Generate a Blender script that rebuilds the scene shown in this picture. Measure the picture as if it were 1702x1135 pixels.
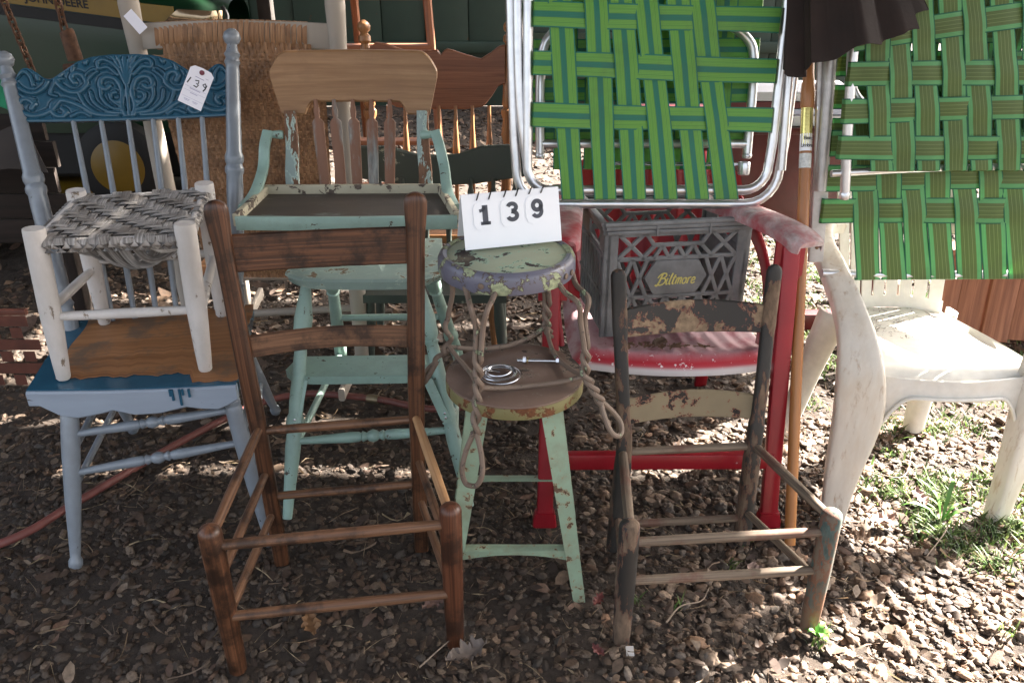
import bpy, math, random
import numpy as np
from mathutils import Vector

# ------------------------------------------------------------------ camera, sky, sun, exposure
scene = bpy.context.scene
for o in list(bpy.data.objects):
    bpy.data.objects.remove(o)
COL = scene.collection
cd = bpy.data.cameras.new("camera")
cd.sensor_width = 36.0
cd.lens = 28.98
cd.clip_start = 0.05
cd.clip_end = 500
camo = bpy.data.objects.new("camera", cd)
camo.location = (0, 0, 1.43)
camo.rotation_euler = (math.pi / 2 - 0.448, 0, 0)
COL.objects.link(camo)
scene.camera = camo

SUN_AZ = (0.847, 0.53)            # horizontal direction towards the sun (behind, to the right)
SUN_EL = math.radians(38)
world = bpy.data.worlds.new("World")
scene.world = world
world.use_nodes = True
wn = world.node_tree
sky = wn.nodes.new("ShaderNodeTexSky")
sky.sky_type = 'NISHITA'
sky.sun_disc = False
sky.sun_elevation = SUN_EL
sky.sun_rotation = math.atan2(SUN_AZ[0], SUN_AZ[1])
sky.dust_density = 6.0
sky.ozone_density = 0.0
bg = wn.nodes["Background"]
bg.inputs["Strength"].default_value = 0.05
hsv = wn.nodes.new("ShaderNodeHueSaturation")      # hazy, milky sky
hsv.inputs["Saturation"].default_value = 0.5
wn.links.new(sky.outputs[0], hsv.inputs["Color"])
wn.links.new(hsv.outputs[0], bg.inputs["Color"])

sd = bpy.data.lights.new("sun", 'SUN')
sd.energy = 5.0
sd.angle = math.radians(0.55)
sd.color = (1.0, 0.93, 0.84)
suno = bpy.data.objects.new("sun", sd)
sun_dir = Vector((SUN_AZ[0] * math.cos(SUN_EL), SUN_AZ[1] * math.cos(SUN_EL), math.sin(SUN_EL)))
suno.rotation_euler = sun_dir.to_track_quat('Z', 'Y').to_euler()
suno.location = (6, 4, 6)
COL.objects.link(suno)

vs = scene.view_settings
vs.view_transform = 'Standard'
vs.look = 'None'
vs.exposure = 3.95
vs.gamma = 1.0

rnd = random.Random(7)
nrng = np.random.default_rng(11)
A_ = np.array
PI = math.pi

# ------------------------------------------------------------------ materials
def new_mat(name):
    m = bpy.data.materials.new(name)
    m.use_nodes = True
    nt = m.node_tree
    return m, nt, nt.nodes["Principled BSDF"]

def nd(nt, typ, **kw):
    n = nt.nodes.new(typ)
    for k, v in kw.items():
        if k.startswith('_'):
            setattr(n, k[1:], v)
        else:
            n.inputs[k.replace('__', ' ')].default_value = v
    return n

def coords(nt, kind, scale):
    tc = nd(nt, "ShaderNodeTexCoord")
    mp = nd(nt, "ShaderNodeMapping")
    mp.inputs["Scale"].default_value = scale
    nt.links.new(tc.outputs[kind], mp.inputs["Vector"])
    return mp.outputs[0]

def noise(nt, vec, scale, detail=6, rough=.6, dist=0.0):
    n = nd(nt, "ShaderNodeTexNoise", Scale=scale, Detail=detail, Roughness=rough, Distortion=dist)
    nt.links.new(vec, n.inputs["Vector"])
    return n.outputs["Fac"]

def ramp(nt, fac, stops, interp='LINEAR'):
    r = nd(nt, "ShaderNodeValToRGB")
    r.color_ramp.interpolation = interp
    els = r.color_ramp.elements
    while len(els) < len(stops):
        els.new(0.5)
    for e, (p, c) in zip(els, stops):
        e.position = p
        if not hasattr(c, '__len__'):
            c = (c, c, c)
        e.color = (*c, 1)
    nt.links.new(fac, r.inputs[0])
    return r.outputs[0]

def mix(nt, fac, a, b, mode='MIX'):
    m = nd(nt, "ShaderNodeMix", _data_type='RGBA', _blend_type=mode)
    if hasattr(fac, 'links') or hasattr(fac, 'is_linked'):
        nt.links.new(fac, m.inputs[0])
    else:
        m.inputs[0].default_value = fac
    for s, i in ((a, 6), (b, 7)):
        if hasattr(s, 'is_linked'):
            nt.links.new(s, m.inputs[i])
        else:
            m.inputs[i].default_value = (*s, 1)
    return m.outputs[2]

def bump(nt, bsdf, h, strength=.3, dist=.002):
    b = nd(nt, "ShaderNodeBump", Strength=strength, Distance=dist)
    nt.links.new(h, b.inputs["Height"])
    nt.links.new(b.outputs[0], bsdf.inputs["Normal"])

MATS = {}
def plain(name, col, rough=.5, metal=0.0, var=.25, scale=12, bs=.15, spec=.5):
    if name in MATS: return MATS[name]
    m, nt, b = new_mat(name)
    v = coords(nt, "Object", (1, 1, 1))
    n = noise(nt, v, scale)
    dark = tuple(c * (1 - var) for c in col)
    lite = tuple(min(1, c * (1 + var * .6)) for c in col)
    nt.links.new(ramp(nt, n, [(.3, dark), (.7, lite)]), b.inputs["Base Color"])
    b.inputs["Roughness"].default_value = rough
    b.inputs["Metallic"].default_value = metal
    b.inputs["Specular IOR Level"].default_value = spec
    if bs: bump(nt, b, noise(nt, v, scale * 14, 3), bs, .001)
    MATS[name] = m
    return m

def wood(name, dark, lite, rough=.5, grain=(3, 160, 160), stain=None, stain_amt=.5, bs=.35, spec=.4):
    """UV based wood: u runs along the piece (metres), v across."""
    if name in MATS: return MATS[name]
    m, nt, b = new_mat(name)
    v = coords(nt, "UV", grain)
    n = noise(nt, v, 1.0, 8, .65, .6)
    v2 = coords(nt, "UV", (1.5, 25, 1))
    n2 = noise(nt, v2, 1.0, 4, .5, 1.5)
    c = ramp(nt, n, [(.32, dark), (.62, lite)])
    c = mix(nt, ramp(nt, n2, [(.42, .0), (.68, .55)]), c, dark)
    if stain:
        v3 = coords(nt, "Object", (1, 1, 1))
        n3 = noise(nt, v3, 9, 7, .7)
        c = mix(nt, ramp(nt, n3, [(.5, 0.0), (.62, stain_amt)]), c, stain)
    nt.links.new(c, b.inputs["Base Color"])
    b.inputs["Roughness"].default_value = rough
    b.inputs["Specular IOR Level"].default_value = spec
    bump(nt, b, n, bs, .0012)
    MATS[name] = m
    return m

def peel(name, top, under, mid=None, thr=.55, scale=14, rough=.45, fine=.5, detail=9, bs=.6, soft=.012, dirt=None, stretch=(1, 1, 1), kind="Object", midw=.05, metal_under=0):
    """paint that has flaked off in patches: under = what shows where it is gone, mid = older coat at the edges."""
    if name in MATS: return MATS[name]
    m, nt, b = new_mat(name)
    v = coords(nt, kind, stretch)
    n = noise(nt, v, scale, detail, .68, .25)
    n2 = noise(nt, v, scale * 5, 4, .6)
    tv = mix(nt, ramp(nt, noise(nt, v, scale * .6, 4), [(.3, .0), (.75, .5)]), top, tuple(c * .68 for c in top))
    uv_ = mix(nt, ramp(nt, n2, [(.35, .0), (.7, 1.0)]), under, tuple(c * .45 for c in under))
    mask = ramp(nt, n, [(thr - soft, 0.0), (thr + soft, 1.0)])
    c = mix(nt, mask, tv, uv_)
    if mid:
        ring = ramp(nt, n, [(thr - midw, 0.0), (thr - midw + .01, 1.0), (thr, 1.0), (thr + .01, 0.0)])
        c = mix(nt, ring, c, mid)
    if dirt:
        c = mix(nt, ramp(nt, noise(nt, v, scale * .35, 6, .7), [(.48, 0.0), (.75, .7)]), c, dirt)
    nt.links.new(c, b.inputs["Base Color"])
    r = ramp(nt, mask, [(0, rough), (1, min(.95, rough + .4))])
    nt.links.new(r, b.inputs["Roughness"])
    hh = mix(nt, .25, ramp(nt, n, [(thr - soft, 1.0), (thr + soft, .0)]), ramp(nt, n2, [(0, 0.), (1, 1.)]))
    bump(nt, b, hh, bs, .0012)
    MATS[name] = m
    return m

def webbing(name, stops, rib=900, transl=.25):
    """woven plastic strap: v in 0..1 across the strap, u in metres along it."""
    m, nt, b = new_mat(name)
    tc = nd(nt, "ShaderNodeTexCoord")
    sp = nd(nt, "ShaderNodeSeparateXYZ")
    nt.links.new(tc.outputs["UV"], sp.inputs[0])
    c = ramp(nt, sp.outputs[1], stops)
    w = nd(nt, "ShaderNodeTexWave", Scale=rib / 6.28)
    nt.links.new(tc.outputs["UV"], w.inputs["Vector"])
    mp = nd(nt, "ShaderNodeMapping"); mp.inputs["Scale"].default_value = (0, 3.2, 0)
    nt.links.new(tc.outputs["UV"], mp.inputs["Vector"])
    w2 = nd(nt, "ShaderNodeTexWave", _bands_direction='Y', Scale=1.6)
    nt.links.new(mp.outputs[0], w2.inputs["Vector"])
    h = mix(nt, .5, w.outputs["Color"], w2.outputs["Color"])
    c = mix(nt, ramp(nt, h, [(.2, .28), (.6, .0)]), c, (.02, .06, .02))
    v = coords(nt, "Object", (1, 1, 1))
    c = mix(nt, ramp(nt, noise(nt, v, 6, 6, .7), [(.5, 0.), (.8, .35)]), c, (.06, .06, .03))
    nt.links.new(c, b.inputs["Base Color"])
    b.inputs["Roughness"].default_value = .42
    bump(nt, b, h, .35, .0008)
    tr = nd(nt, "ShaderNodeBsdfTranslucent")
    nt.links.new(c, tr.inputs[0])
    ms = nd(nt, "ShaderNodeMixShader"); ms.inputs[0].default_value = transl
    nt.links.new(b.outputs[0], ms.inputs[1]); nt.links.new(tr.outputs[0], ms.inputs[2])
    nt.links.new(ms.outputs[0], nt.nodes["Material Output"].inputs[0])
    MATS[name] = m
    return m

# ------------------------------------------------------------------ mesh helpers
def unit(v):
    v = np.asarray(v, float)
    return v / (np.linalg.norm(v) + 1e-12)

def spline(pts, n=8, closed=False):
    P = [np.asarray(p, float) for p in pts]
    out = []
    N = len(P)
    rng = range(N if closed else N - 1)
    for i in rng:
        if closed:
            p0, p1, p2, p3 = P[(i - 1) % N], P[i], P[(i + 1) % N], P[(i + 2) % N]
        else:
            p1, p2 = P[i], P[i + 1]
            p0 = P[i - 1] if i > 0 else 2 * p1 - p2
            p3 = P[i + 2] if i + 2 < N else 2 * p2 - p1
        for k in range(n):
            t = k / n
            out.append(.5 * (2 * p1 + (p2 - p0) * t + (2 * p0 - 5 * p1 + 4 * p2 - p3) * t * t + (3 * p1 - p0 - 3 * p2 + p3) * t ** 3))
    if not closed: out.append(P[-1])
    return np.array(out)

def rrect(w, h, c=.15):
    """rounded rectangle profile, half extents w/2 h/2, corner = c * min"""
    k = c * min(w, h)
    a, b = w / 2, h / 2
    q = k * .3
    return A_([(a, -b + k), (a, b - k), (a - q, b - q), (a - k, b), (-a + k, b), (-a + q, b - q), (-a, b - k), (-a, -b + k), (-a + q, -b + q), (-a + k, -b), (a - k, -b), (a - q, -b + q)])

class MB:
    def __init__(s):
        s.v = []; s.f = []; s.uv = []; s.n = 0
    def add(s, V, F, UV):
        s.v.append(np.asarray(V, float)); o = s.n
        for f, u in zip(F, UV):
            s.f.append([i + o for i in f]); s.uv.extend(u)
        s.n += len(V)
        return s
    def sweep(s, P, R=1.0, n=12, prof=None, up=None, cap=True, closed=False, vnorm=False, twist=0.0):
        P = np.asarray(P, float); N = len(P)
        if prof is None:
            a = np.arange(n) * 2 * PI / n
            prof = np.stack([np.cos(a), np.sin(a)], 1)
        prof = np.asarray(prof, float); n = len(prof)
        if np.isscalar(R) or isinstance(R, tuple): R = [R] * N
        R = [(r, r) if np.isscalar(r) else r for r in R]
        if closed:
            T = np.roll(P, -1, 0) - np.roll(P, 1, 0)
        else:
            T = np.gradient(P, axis=0)
        T = T / (np.linalg.norm(T, axis=1, keepdims=True) + 1e-12)
        V = []
        if up is None:
            t0 = T[0]
            ref = A_((0, 0, 1.)) if abs(t0[2]) < .9 else A_((0, 1., 0))
            sd_ = unit(np.cross(t0, ref))
        for i in range(N):
            t = T[i]
            if up is None:
                sd_ = unit(sd_ - t * (sd_ @ t)); u_ = np.cross(sd_, t)
            else:
                uu = up[i] if hasattr(up[0], '__len__') else up
                sd_ = unit(np.cross(t, uu)); u_ = np.cross(sd_, t)
            pr = prof
            if twist:
                a = twist * i; pr = prof @ A_([[math.cos(a), math.sin(a)], [-math.sin(a), math.cos(a)]])
            V.append(P[i] + np.outer(pr[:, 0] * R[i][0], sd_) + np.outer(pr[:, 1] * R[i][1], u_))
        V = np.concatenate(V)
        L = np.concatenate([[0], np.cumsum(np.linalg.norm(np.diff(P, axis=0), axis=1))]) + rnd.random() * 9
        r0 = R[N // 2]
        pp = prof * A_(r0)
        per = np.concatenate([[0], np.cumsum(np.linalg.norm(np.roll(pp, -1, 0) - pp, axis=1))])
        if vnorm: per = (per / per[-1])
        elif True: per = per + rnd.random() * 3
        F = []; UV = []
        M = N if closed else N - 1
        for i in range(M):
            i2 = (i + 1) % N
            l2 = L[i2] if i2 else L[-1] + .01
            for j in range(n):
                j2 = (j + 1) % n
                F.append([i * n + j, i * n + j2, i2 * n + j2, i2 * n + j])
                UV.append([(L[i], per[j]), (L[i], per[j + 1]), (l2, per[j + 1]), (l2, per[j])])
        if cap and not closed:
            F.append(list(range(n))[::-1]); UV.append([(L[0] + p[0] * .3, per[0] + p[1]) for p in pp[::-1]])
            F.append([(N - 1) * n + j for j in range(n)]); UV.append([(L[-1] + p[0] * .3, per[0] + p[1]) for p in pp])
        return s.add(V, F, UV)
    def turn(s, p0, p1, prof, n=14):
        p0 = np.asarray(p0, float); p1 = np.asarray(p1, float)
        P = [p0 + (p1 - p0) * t for t, r in prof]
        for i in range(1, len(P)):
            if np.linalg.norm(P[i] - P[i - 1]) < 1e-5: P[i] = P[i] + unit(p1 - p0) * 1e-4
        ref = unit(np.cross(p1 - p0, (0.123, .9, .33)))
        return s.sweep(P, [r for t, r in prof], n, up=ref)
    def bar(s, p0, p1, w, h, up=(0, 0, 1), c=.15, w1=None, h1=None):
        k0 = rrect(w, h, c)
        if w1 is None: return s.sweep([p0, p1], 1.0, prof=k0, up=up)
        return s.sweep([p0, p1], [(1, 1), (w1 / w, (h1 or h) / h)], prof=k0, up=up)
    def grid(s, G, thick=0.0, closed_u=False, vnorm=False):
        """G: array (a,b,3). thick>0 makes a solid shell (towards -normal)."""
        G = np.asarray(G, float); a, b = G.shape[:2]
        du = np.gradient(G, axis=0); dv = np.gradient(G, axis=1)
        Nn = np.cross(du, dv); Nn /= (np.linalg.norm(Nn, axis=2, keepdims=True) + 1e-12)
        idx = lambda i, j: i * b + j
        lu = np.concatenate([[0], np.cumsum(np.linalg.norm(np.diff(G[:, b // 2], axis=0), axis=1))])
        lv = np.concatenate([[0], np.cumsum(np.linalg.norm(np.diff(G[a // 2], axis=0), axis=1))])
        if vnorm: lv = lv / lv[-1]
        o1, o2 = rnd.random() * 5, (0 if vnorm else rnd.random() * 5)
        uvf = lambda i, j: (lu[i] + o1, lv[j] + o2)
        F = []; UV = []
        for i in range(a - 1):
            for j in range(b - 1):
                q = [(i, j), (i + 1, j), (i + 1, j + 1), (i, j + 1)]
                F.append([idx(*p) for p in q]); UV.append([uvf(*p) for p in q])
        V = G.reshape(-1, 3)
        if thick:
            B = (G - Nn * thick).reshape(-1, 3); o = a * b
            V = np.concatenate([V, B])
            for i in range(a - 1):
                for j in range(b - 1):
                    q = [(i, j), (i, j + 1), (i + 1, j + 1), (i + 1, j)]
                    F.append([o + idx(*p) for p in q]); UV.append([uvf(*p) for p in q])
            edge = [(i, 0) for i in range(a)] + [(a - 1, j) for j in range(1, b)] + [(i, b - 1) for i in range(a - 2, -1, -1)] + [(0, j) for j in range(b - 2, 0, -1)]
            for k in range(len(edge)):
                p, q = edge[k], edge[(k + 1) % len(edge)]
                F.append([idx(*q), idx(*p), o + idx(*p), o + idx(*q)])
                UV.append([uvf(*q), uvf(*p), uvf(*p), uvf(*q)])
        return s.add(V, F, UV)
    def slab(s, us, bot, top, fmap, th, rows=6, cham=.003):
        """board whose outline is bot(u)..top(u); fmap(u, v, w) gives the 3D point; w = depth."""
        rowsV = []
        us = list(us); nu = len(us)
        def col(u, w, ins):
            b_, t_ = bot(u), top(u)
            return [fmap(u, b_ + ins + (t_ - b_ - 2 * ins) * k / (rows - 1), w) for k in range(rows)]
        c = cham
        front = A_([col(u, c, 0) for u in us]); frontf = A_([col(u, 0, c) for u in us])
        back = A_([col(u, th - c, 0) for u in us]); backf = A_([col(u, th, c) for u in us])
        loops = []
        for arr in (frontf, front, back, backf):
            e = [arr[i, 0] for i in range(nu)] + [arr[nu - 1, j] for j in range(1, rows)] + [arr[i, rows - 1] for i in range(nu - 2, -1, -1)] + [arr[0, j] for j in range(rows - 2, 0, -1)]
            loops.append(A_(e))
        o1, o2 = rnd.random() * 5, rnd.random() * 5
        for arr, flip in ((frontf, False), (backf, True)):
            F = []; UV = []
            for i in range(nu - 1):
                for j in range(rows - 1):
                    q = [(i, j), (i + 1, j), (i + 1, j + 1), (i, j + 1)]
                    if flip: q = q[::-1]
                    F.append([a * rows + b for a, b in q])
                    UV.append([(us[a] + o1, bot(us[a]) + (top(us[a]) - bot(us[a])) * b / (rows - 1) + o2) for a, b in q])
            s.add(arr.reshape(-1, 3), F, UV)
        K = len(loops[0])
        V = np.concatenate(loops); F = []; UV = []
        for l in range(3):
            for k in range(K):
                k2 = (k + 1) % K
                F.append([l * K + k2, l * K + k, (l + 1) * K + k, (l + 1) * K + k2])
                UV.append([(k * .01 + o1, l * .01 + o2)] * 4)
        return s.add(V, F, UV)
    def disc(s, c, r, h, n=40, rim=.006, ax=(0, 0, 1)):
        c = A_(c, float) if False else np.asarray(c, float); ax = unit(ax)
        P = [c, c + ax * rim * .3, c + ax * rim, c + ax * (h - rim), c + ax * (h - rim * .3), c + ax * h]
        return s.sweep(P, [r - rim, r - rim * .3, r, r, r - rim * .3, r - rim], n, up=unit(np.cross(ax, (.3, .8, .1))))
    def mesh(s, name, base=(0, 0, 0), smooth=True, ang=38):
        me = bpy.data.meshes.new(name)
        V = np.concatenate(s.v) - np.asarray(base, float)
        me.from_pydata(V.tolist(), [], s.f)
        uvl = me.uv_layers.new(name="UVMap")
        uvl.data.foreach_set("uv", np.asarray(s.uv, dtype=np.float32).ravel())
        if smooth:
            me.polygons.foreach_set("use_smooth", [True] * len(me.polygons))
            me.set_sharp_from_angle(angle=math.radians(ang))
        me.update()
        return me

BASE = {}
def thing(name, label, cat, base=(0, 0, 0), group=None):
    o = bpy.data.objects.new(name, None)
    o.empty_display_size = .05
    o.location = base
    o["label"] = label; o["category"] = cat
    if group: o["group"] = group
    COL.objects.link(o)
    BASE[o.name] = base
    return o

def part(name, mb, mat, parent, label=None, kind=None, ang=38, smooth=True):
    base = BASE[parent.name]
    o = bpy.data.objects.new(name, mb.mesh(name, base, smooth, ang))
    if mat: o.data.materials.append(mat)
    COL.objects.link(o)
    o.parent = parent
    BASE[o.name] = base
    if label: o["label"] = label
    if kind: o["kind"] = kind
    return o

def solo(name, mb, mat, label, cat, base, group=None, ang=38):
    o = bpy.data.objects.new(name, mb.mesh(name, base, True, ang))
    o.location = base
    if mat: o.data.materials.append(mat)
    COL.objects.link(o)
    o["label"] = label; o["category"] = cat
    if group: o["group"] = group
    BASE[o.name] = base
    return o

def struct(name, mb, mat, kind="structure", ang=38):
    o = bpy.data.objects.new(name, mb.mesh(name, (0, 0, 0), True, ang))
    if mat: o.data.materials.append(mat)
    COL.objects.link(o)
    o["kind"] = kind
    BASE[o.name] = (0, 0, 0)
    return o

def lerp(a, b, t): return np.asarray(a, float) * (1 - t) + np.asarray(b, float) * t
def V3(*a): return np.asarray(a, float)

def text_mb(txt, size, fmap, bold=0.0, spacing=1.0):
    cu = bpy.data.curves.new("txt", 'FONT'); cu.body = txt; cu.size = size
    cu.align_x = 'CENTER'; cu.align_y = 'CENTER'; cu.offset = bold; cu.space_character = spacing
    ob = bpy.data.objects.new("txt", cu); COL.objects.link(ob)
    dg = bpy.context.evaluated_depsgraph_get()
    me = bpy.data.meshes.new_from_object(ob.evaluated_get(dg))
    mb = MB()
    V = [fmap(v.co.x, v.co.y) for v in me.vertices]
    F = [list(p.vertices) for p in me.polygons]
    if V: mb.add(V, F, [[(0, 0)] * len(f) for f in F])
    bpy.data.objects.remove(ob); bpy.data.curves.remove(cu); bpy.data.meshes.remove(me)
    return mb

def stroke_mb(strokes, fmap, mb=None):
    """flat ribbons: each stroke = (points2d, half width or list)"""
    mb = mb or MB()
    for pts, hw in strokes:
        P = np.asarray(pts, float)
        T = np.gradient(P, axis=0); T /= (np.linalg.norm(T, axis=1, keepdims=True) + 1e-9)
        Nn = np.stack([-T[:, 1], T[:, 0]], 1)
        if np.isscalar(hw): hw = [hw] * len(P)
        hw = np.asarray(hw)[:, None]
        a, b = P + Nn * hw, P - Nn * hw
        V = [fmap(*p) for p in a] + [fmap(*p) for p in b]
        n = len(P)
        F = [[i, i + 1, n + i + 1, n + i] for i in range(n - 1)]
        mb.add(V, F, [[(0, 0)] * 4 for _ in F])
    return mb

# ------------------------------------------------------------------ setting
m_dirt, nt, b = new_mat("dirt")
v = coords(nt, "Object", (1, 1, 1))
c = ramp(nt, noise(nt, v, 26, 9, .75), [(.3, (.012, .008, .005)), (.5, (.034, .023, .015)), (.72, (.075, .053, .038))])
c = mix(nt, ramp(nt, noise(nt, v, 3, 5), [(.4, 0.), (.7, .6)]), c, (.03, .018, .012))
nt.links.new(c, b.inputs["Base Color"]); b.inputs["Roughness"].default_value = .95
bump(nt, b, noise(nt, v, 60, 8, .8), .8, .012)

g = MB()
N = 90
xs = np.concatenate([[-150, -40, -12], np.linspace(-6, 6, N), [12, 40, 150]])
ys = np.concatenate([[-60, -15, -4], np.linspace(0, 9, N), [14, 40, 150]])
XX, YY = np.meshgrid(xs, ys, indexing='ij')
def gz(x, y):
    return .010 * np.sin(x * 3.1 + 1) * np.sin(y * 2.7) + .006 * np.sin(x * 7.3) * np.sin(y * 8.1 + 2)
G = np.stack([XX, YY, np.where(np.abs(XX) < 8, gz(XX, YY), 0) - .012], 2)
g.grid(G)
ground = struct("ground", g, m_dirt)

# gravel: uncountable pebbles, real geometry
def ico(sub):
    t = (1 + 5 ** .5) / 2
    V = [(-1, t, 0), (1, t, 0), (-1, -t, 0), (1, -t, 0), (0, -1, t), (0, 1, t), (0, -1, -t), (0, 1, -t), (t, 0, -1), (t, 0, 1), (-t, 0, -1), (-t, 0, 1)]
    F = [(0, 11, 5), (0, 5, 1), (0, 1, 7), (0, 7, 10), (0, 10, 11), (1, 5, 9), (5, 11, 4), (11, 10, 2), (10, 7, 6), (7, 1, 8), (3, 9, 4), (3, 4, 2), (3, 2, 6), (3, 6, 8), (3, 8, 9), (4, 9, 5), (2, 4, 11), (6, 2, 10), (8, 6, 7), (9, 8, 1)]
    V = [unit(v) for v in V]
    for _ in range(sub):
        cache = {}; F2 = []
        def mid(a, b):
            k = (min(a, b), max(a, b))
            if k not in cache:
                V.append(unit(V[a] + V[b])); cache[k] = len(V) - 1
            return cache[k]
        for a, b_, c_ in F:
            x, y, z = mid(a, b_), mid(b_, c_), mid(c_, a)
            F2 += [(a, x, z), (b_, y, x), (c_, z, y), (x, y, z)]
        F = F2
    return np.array(V), np.array(F)

def scatter_mesh(name, Vt, Ft, cols, mat, kind="stuff"):
    n, k = Vt.shape[0], Vt.shape[1]
    me = bpy.data.meshes.new(name)
    fc = (Ft[None] + (np.arange(n) * k)[:, None, None]).reshape(-1, Ft.shape[1])
    w = Ft.shape[1]
    me.vertices.add(n * k); me.vertices.foreach_set("co", Vt.reshape(-1).astype(np.float32))
    me.loops.add(fc.size); me.loops.foreach_set("vertex_index", fc.reshape(-1).astype(np.int32))
    me.polygons.add(len(fc)); me.polygons.foreach_set("loop_start", (np.arange(len(fc)) * w).astype(np.int32))
    me.polygons.foreach_set("use_smooth", np.ones(len(fc), bool))
    at = me.color_attributes.new("Col", 'FLOAT_COLOR', 'POINT')
    cc = np.concatenate([np.repeat(cols, k, 0), np.ones((n * k, 1))], 1)
    at.data.foreach_set("color", cc.reshape(-1).astype(np.float32))
    me.update(); me.validate()
    me.materials.append(mat)
    o = bpy.data.objects.new(name, me); COL.objects.link(o)
    o["kind"] = kind
    return o

def colmat(name, rough=.85, bs=.3, sc=150, transl=0):
    m, nt, b = new_mat(name)
    a = nd(nt, "ShaderNodeAttribute", _attribute_name="Col")
    v = coords(nt, "Object", (1, 1, 1))
    c = mix(nt, ramp(nt, noise(nt, v, sc, 5), [(.35, .55), (.7, .0)]), a.outputs["Color"], (.03, .02, .012))
    nt.links.new(c, b.inputs["Base Color"])
    b.inputs["Roughness"].default_value = rough
    if bs: bump(nt, b, noise(nt, v, sc * 2, 4), bs, .002)
    if transl:
        tr = nd(nt, "ShaderNodeBsdfTranslucent"); nt.links.new(c, tr.inputs[0])
        ms = nd(nt, "ShaderNodeMixShader"); ms.inputs[0].default_value = transl
        nt.links.new(b.outputs[0], ms.inputs[1]); nt.links.new(tr.outputs[0], ms.inputs[2])
        nt.links.new(ms.outputs[0], nt.nodes["Material Output"].inputs[0])
    return m

def rotmats(n, tilt):
    a = nrng.uniform(0, 2 * PI, n); t1 = nrng.normal(0, tilt, n); t2 = nrng.normal(0, tilt, n)
    ca, sa = np.cos(a), np.sin(a); z = np.zeros(n); o = np.ones(n)
    Rz = np.stack([ca, -sa, z, sa, ca, z, z, z, o], 1).reshape(n, 3, 3)
    c, s_ = np.cos(t1), np.sin(t1); Rx = np.stack([o, z, z, z, c, -s_, z, s_, c], 1).reshape(n, 3, 3)
    c, s_ = np.cos(t2), np.sin(t2); Ry = np.stack([c, z, s_, z, o, z, -s_, z, c], 1).reshape(n, 3, 3)
    return Rx @ Ry @ Rz

PEB = A_([(.12, .078, .05), (.17, .12, .085), (.10, .070, .05), (.22, .17, .13), (.15, .095, .06), (.18, .14, .11), (.30, .24, .19), (.07, .048, .036), (.20, .125, .085), (.14, .125, .115)])
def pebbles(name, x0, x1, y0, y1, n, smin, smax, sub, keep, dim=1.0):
    x = nrng.uniform(x0, x1, n); y = nrng.uniform(y0, y1, n)
    k = keep(x, y); x, y = x[k], y[k]; n = len(x)
    Vb, Fb = ico(sub)
    s_ = smin + (smax - smin) * nrng.uniform(0, 1, n) ** 2.2
    sc = np.stack([s_ * nrng.uniform(.9, 1.5, n), s_ * nrng.uniform(.65, 1.0, n), s_ * nrng.uniform(.3, .62, n)], 1)
    jit = 1 + nrng.normal(0, .13, (n, len(Vb), 1))
    L = Vb[None] * sc[:, None] * jit
    L = np.einsum('nij,nkj->nki', rotmats(n, .3), L)
    z = gz(x, y) - .012 + sc[:, 2] * nrng.uniform(-.5, .65, n)
    P = L + np.stack([x, y, z], 1)[:, None]
    ci = nrng.integers(0, len(PEB), n)
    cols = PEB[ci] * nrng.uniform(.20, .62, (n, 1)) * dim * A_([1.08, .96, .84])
    return scatter_mesh(name, P, Fb, cols, m_peb)
m_peb = colmat("pebble", .8, .3, 160)
def inview(x, y): return np.abs(x) < .68 * y + .45
pebbles("gravel", -1.7, 1.9, 1.05, 2.3, 17500, .003, .0135, 2, inview)
pebbles("gravel", .2, 1.9, 1.05, 2.4, 3600, .006, .022, 2, lambda x, y: inview(x, y) & (x * .5 + nrng.uniform(0, .6, len(x)) > .42), 2.2)  # larger stones in the sunny wedge, sunlight brightened into their colour
pebbles("gravel", -2.4, 2.8, 2.25, 4.6, 14000, .005, .018, 1, inview)
pebbles("gravel", -4, 4, 4.5, 8.2, 9000, .010, .026, 1, inview)

# leaf litter and straw: flakes too many to count
LEAF = A_([(.17, .10, .06), (.26, .17, .11), (.12, .07, .045), (.33, .24, .17), (.22, .13, .09), (.10, .065, .05)])
def flakes(name, n, x0, x1, y0, y1, smin, smax, asp, lift, cols, mat, keep=inview):
    x = nrng.uniform(x0, x1, n); y = nrng.uniform(y0, y1, n)
    k = keep(x, y); x, y = x[k], y[k]; n = len(x)
    # 2x4 curled strip with pointed ends
    u = np.linspace(-1, 1, 5); wd = A_([.15, .8, 1, .75, .08])
    Vb = np.stack([np.concatenate([u, u]), np.concatenate([wd, -wd]), np.concatenate([u * u * .35, u * u * .25])], 1)
    Fb = A_([(i, i + 1, 5 + i + 1, 5 + i) for i in range(4)])
    s_ = nrng.uniform(smin, smax, n)
    sc = np.stack([s_, s_ * asp * nrng.uniform(.5, 1.2, n), s_ * nrng.normal(0, 1, n)], 1)
    L = Vb[None] * sc[:, None] + nrng.normal(0, .06, (n, 10, 3)) * s_[:, None, None] * A_([1, asp, .6])
    L = np.einsum('nij,nkj->nki', rotmats(n, .28), L)
    z = gz(x, y) + nrng.uniform(lift[0], lift[1], n)
    P = L + np.stack([x, y, z], 1)[:, None]
    cc = cols[nrng.integers(0, len(cols), n)] * nrng.uniform(.6, 1.25, (n, 1))
    return scatter_mesh(name, P, Fb, cc, mat)
m_leaf = colmat("dry_leaf", .75, .2, 90, .2)
flakes("leaf_litter", 9000, -2.4, 2.2, 1.1, 4.6, .005, .018, .6, (-.008, .010), LEAF * .55, m_leaf)
flakes("leaf_litter", 900, -2.4, 2.2, 1.1, 4.6, .012, .028, .55, (.0, .014), LEAF * .8, m_leaf)
flakes("leaf_litter", 3500, -4, 4, 2.6, 8, .02, .05, .6, (.0, .03), LEAF * .7, m_leaf)
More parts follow.
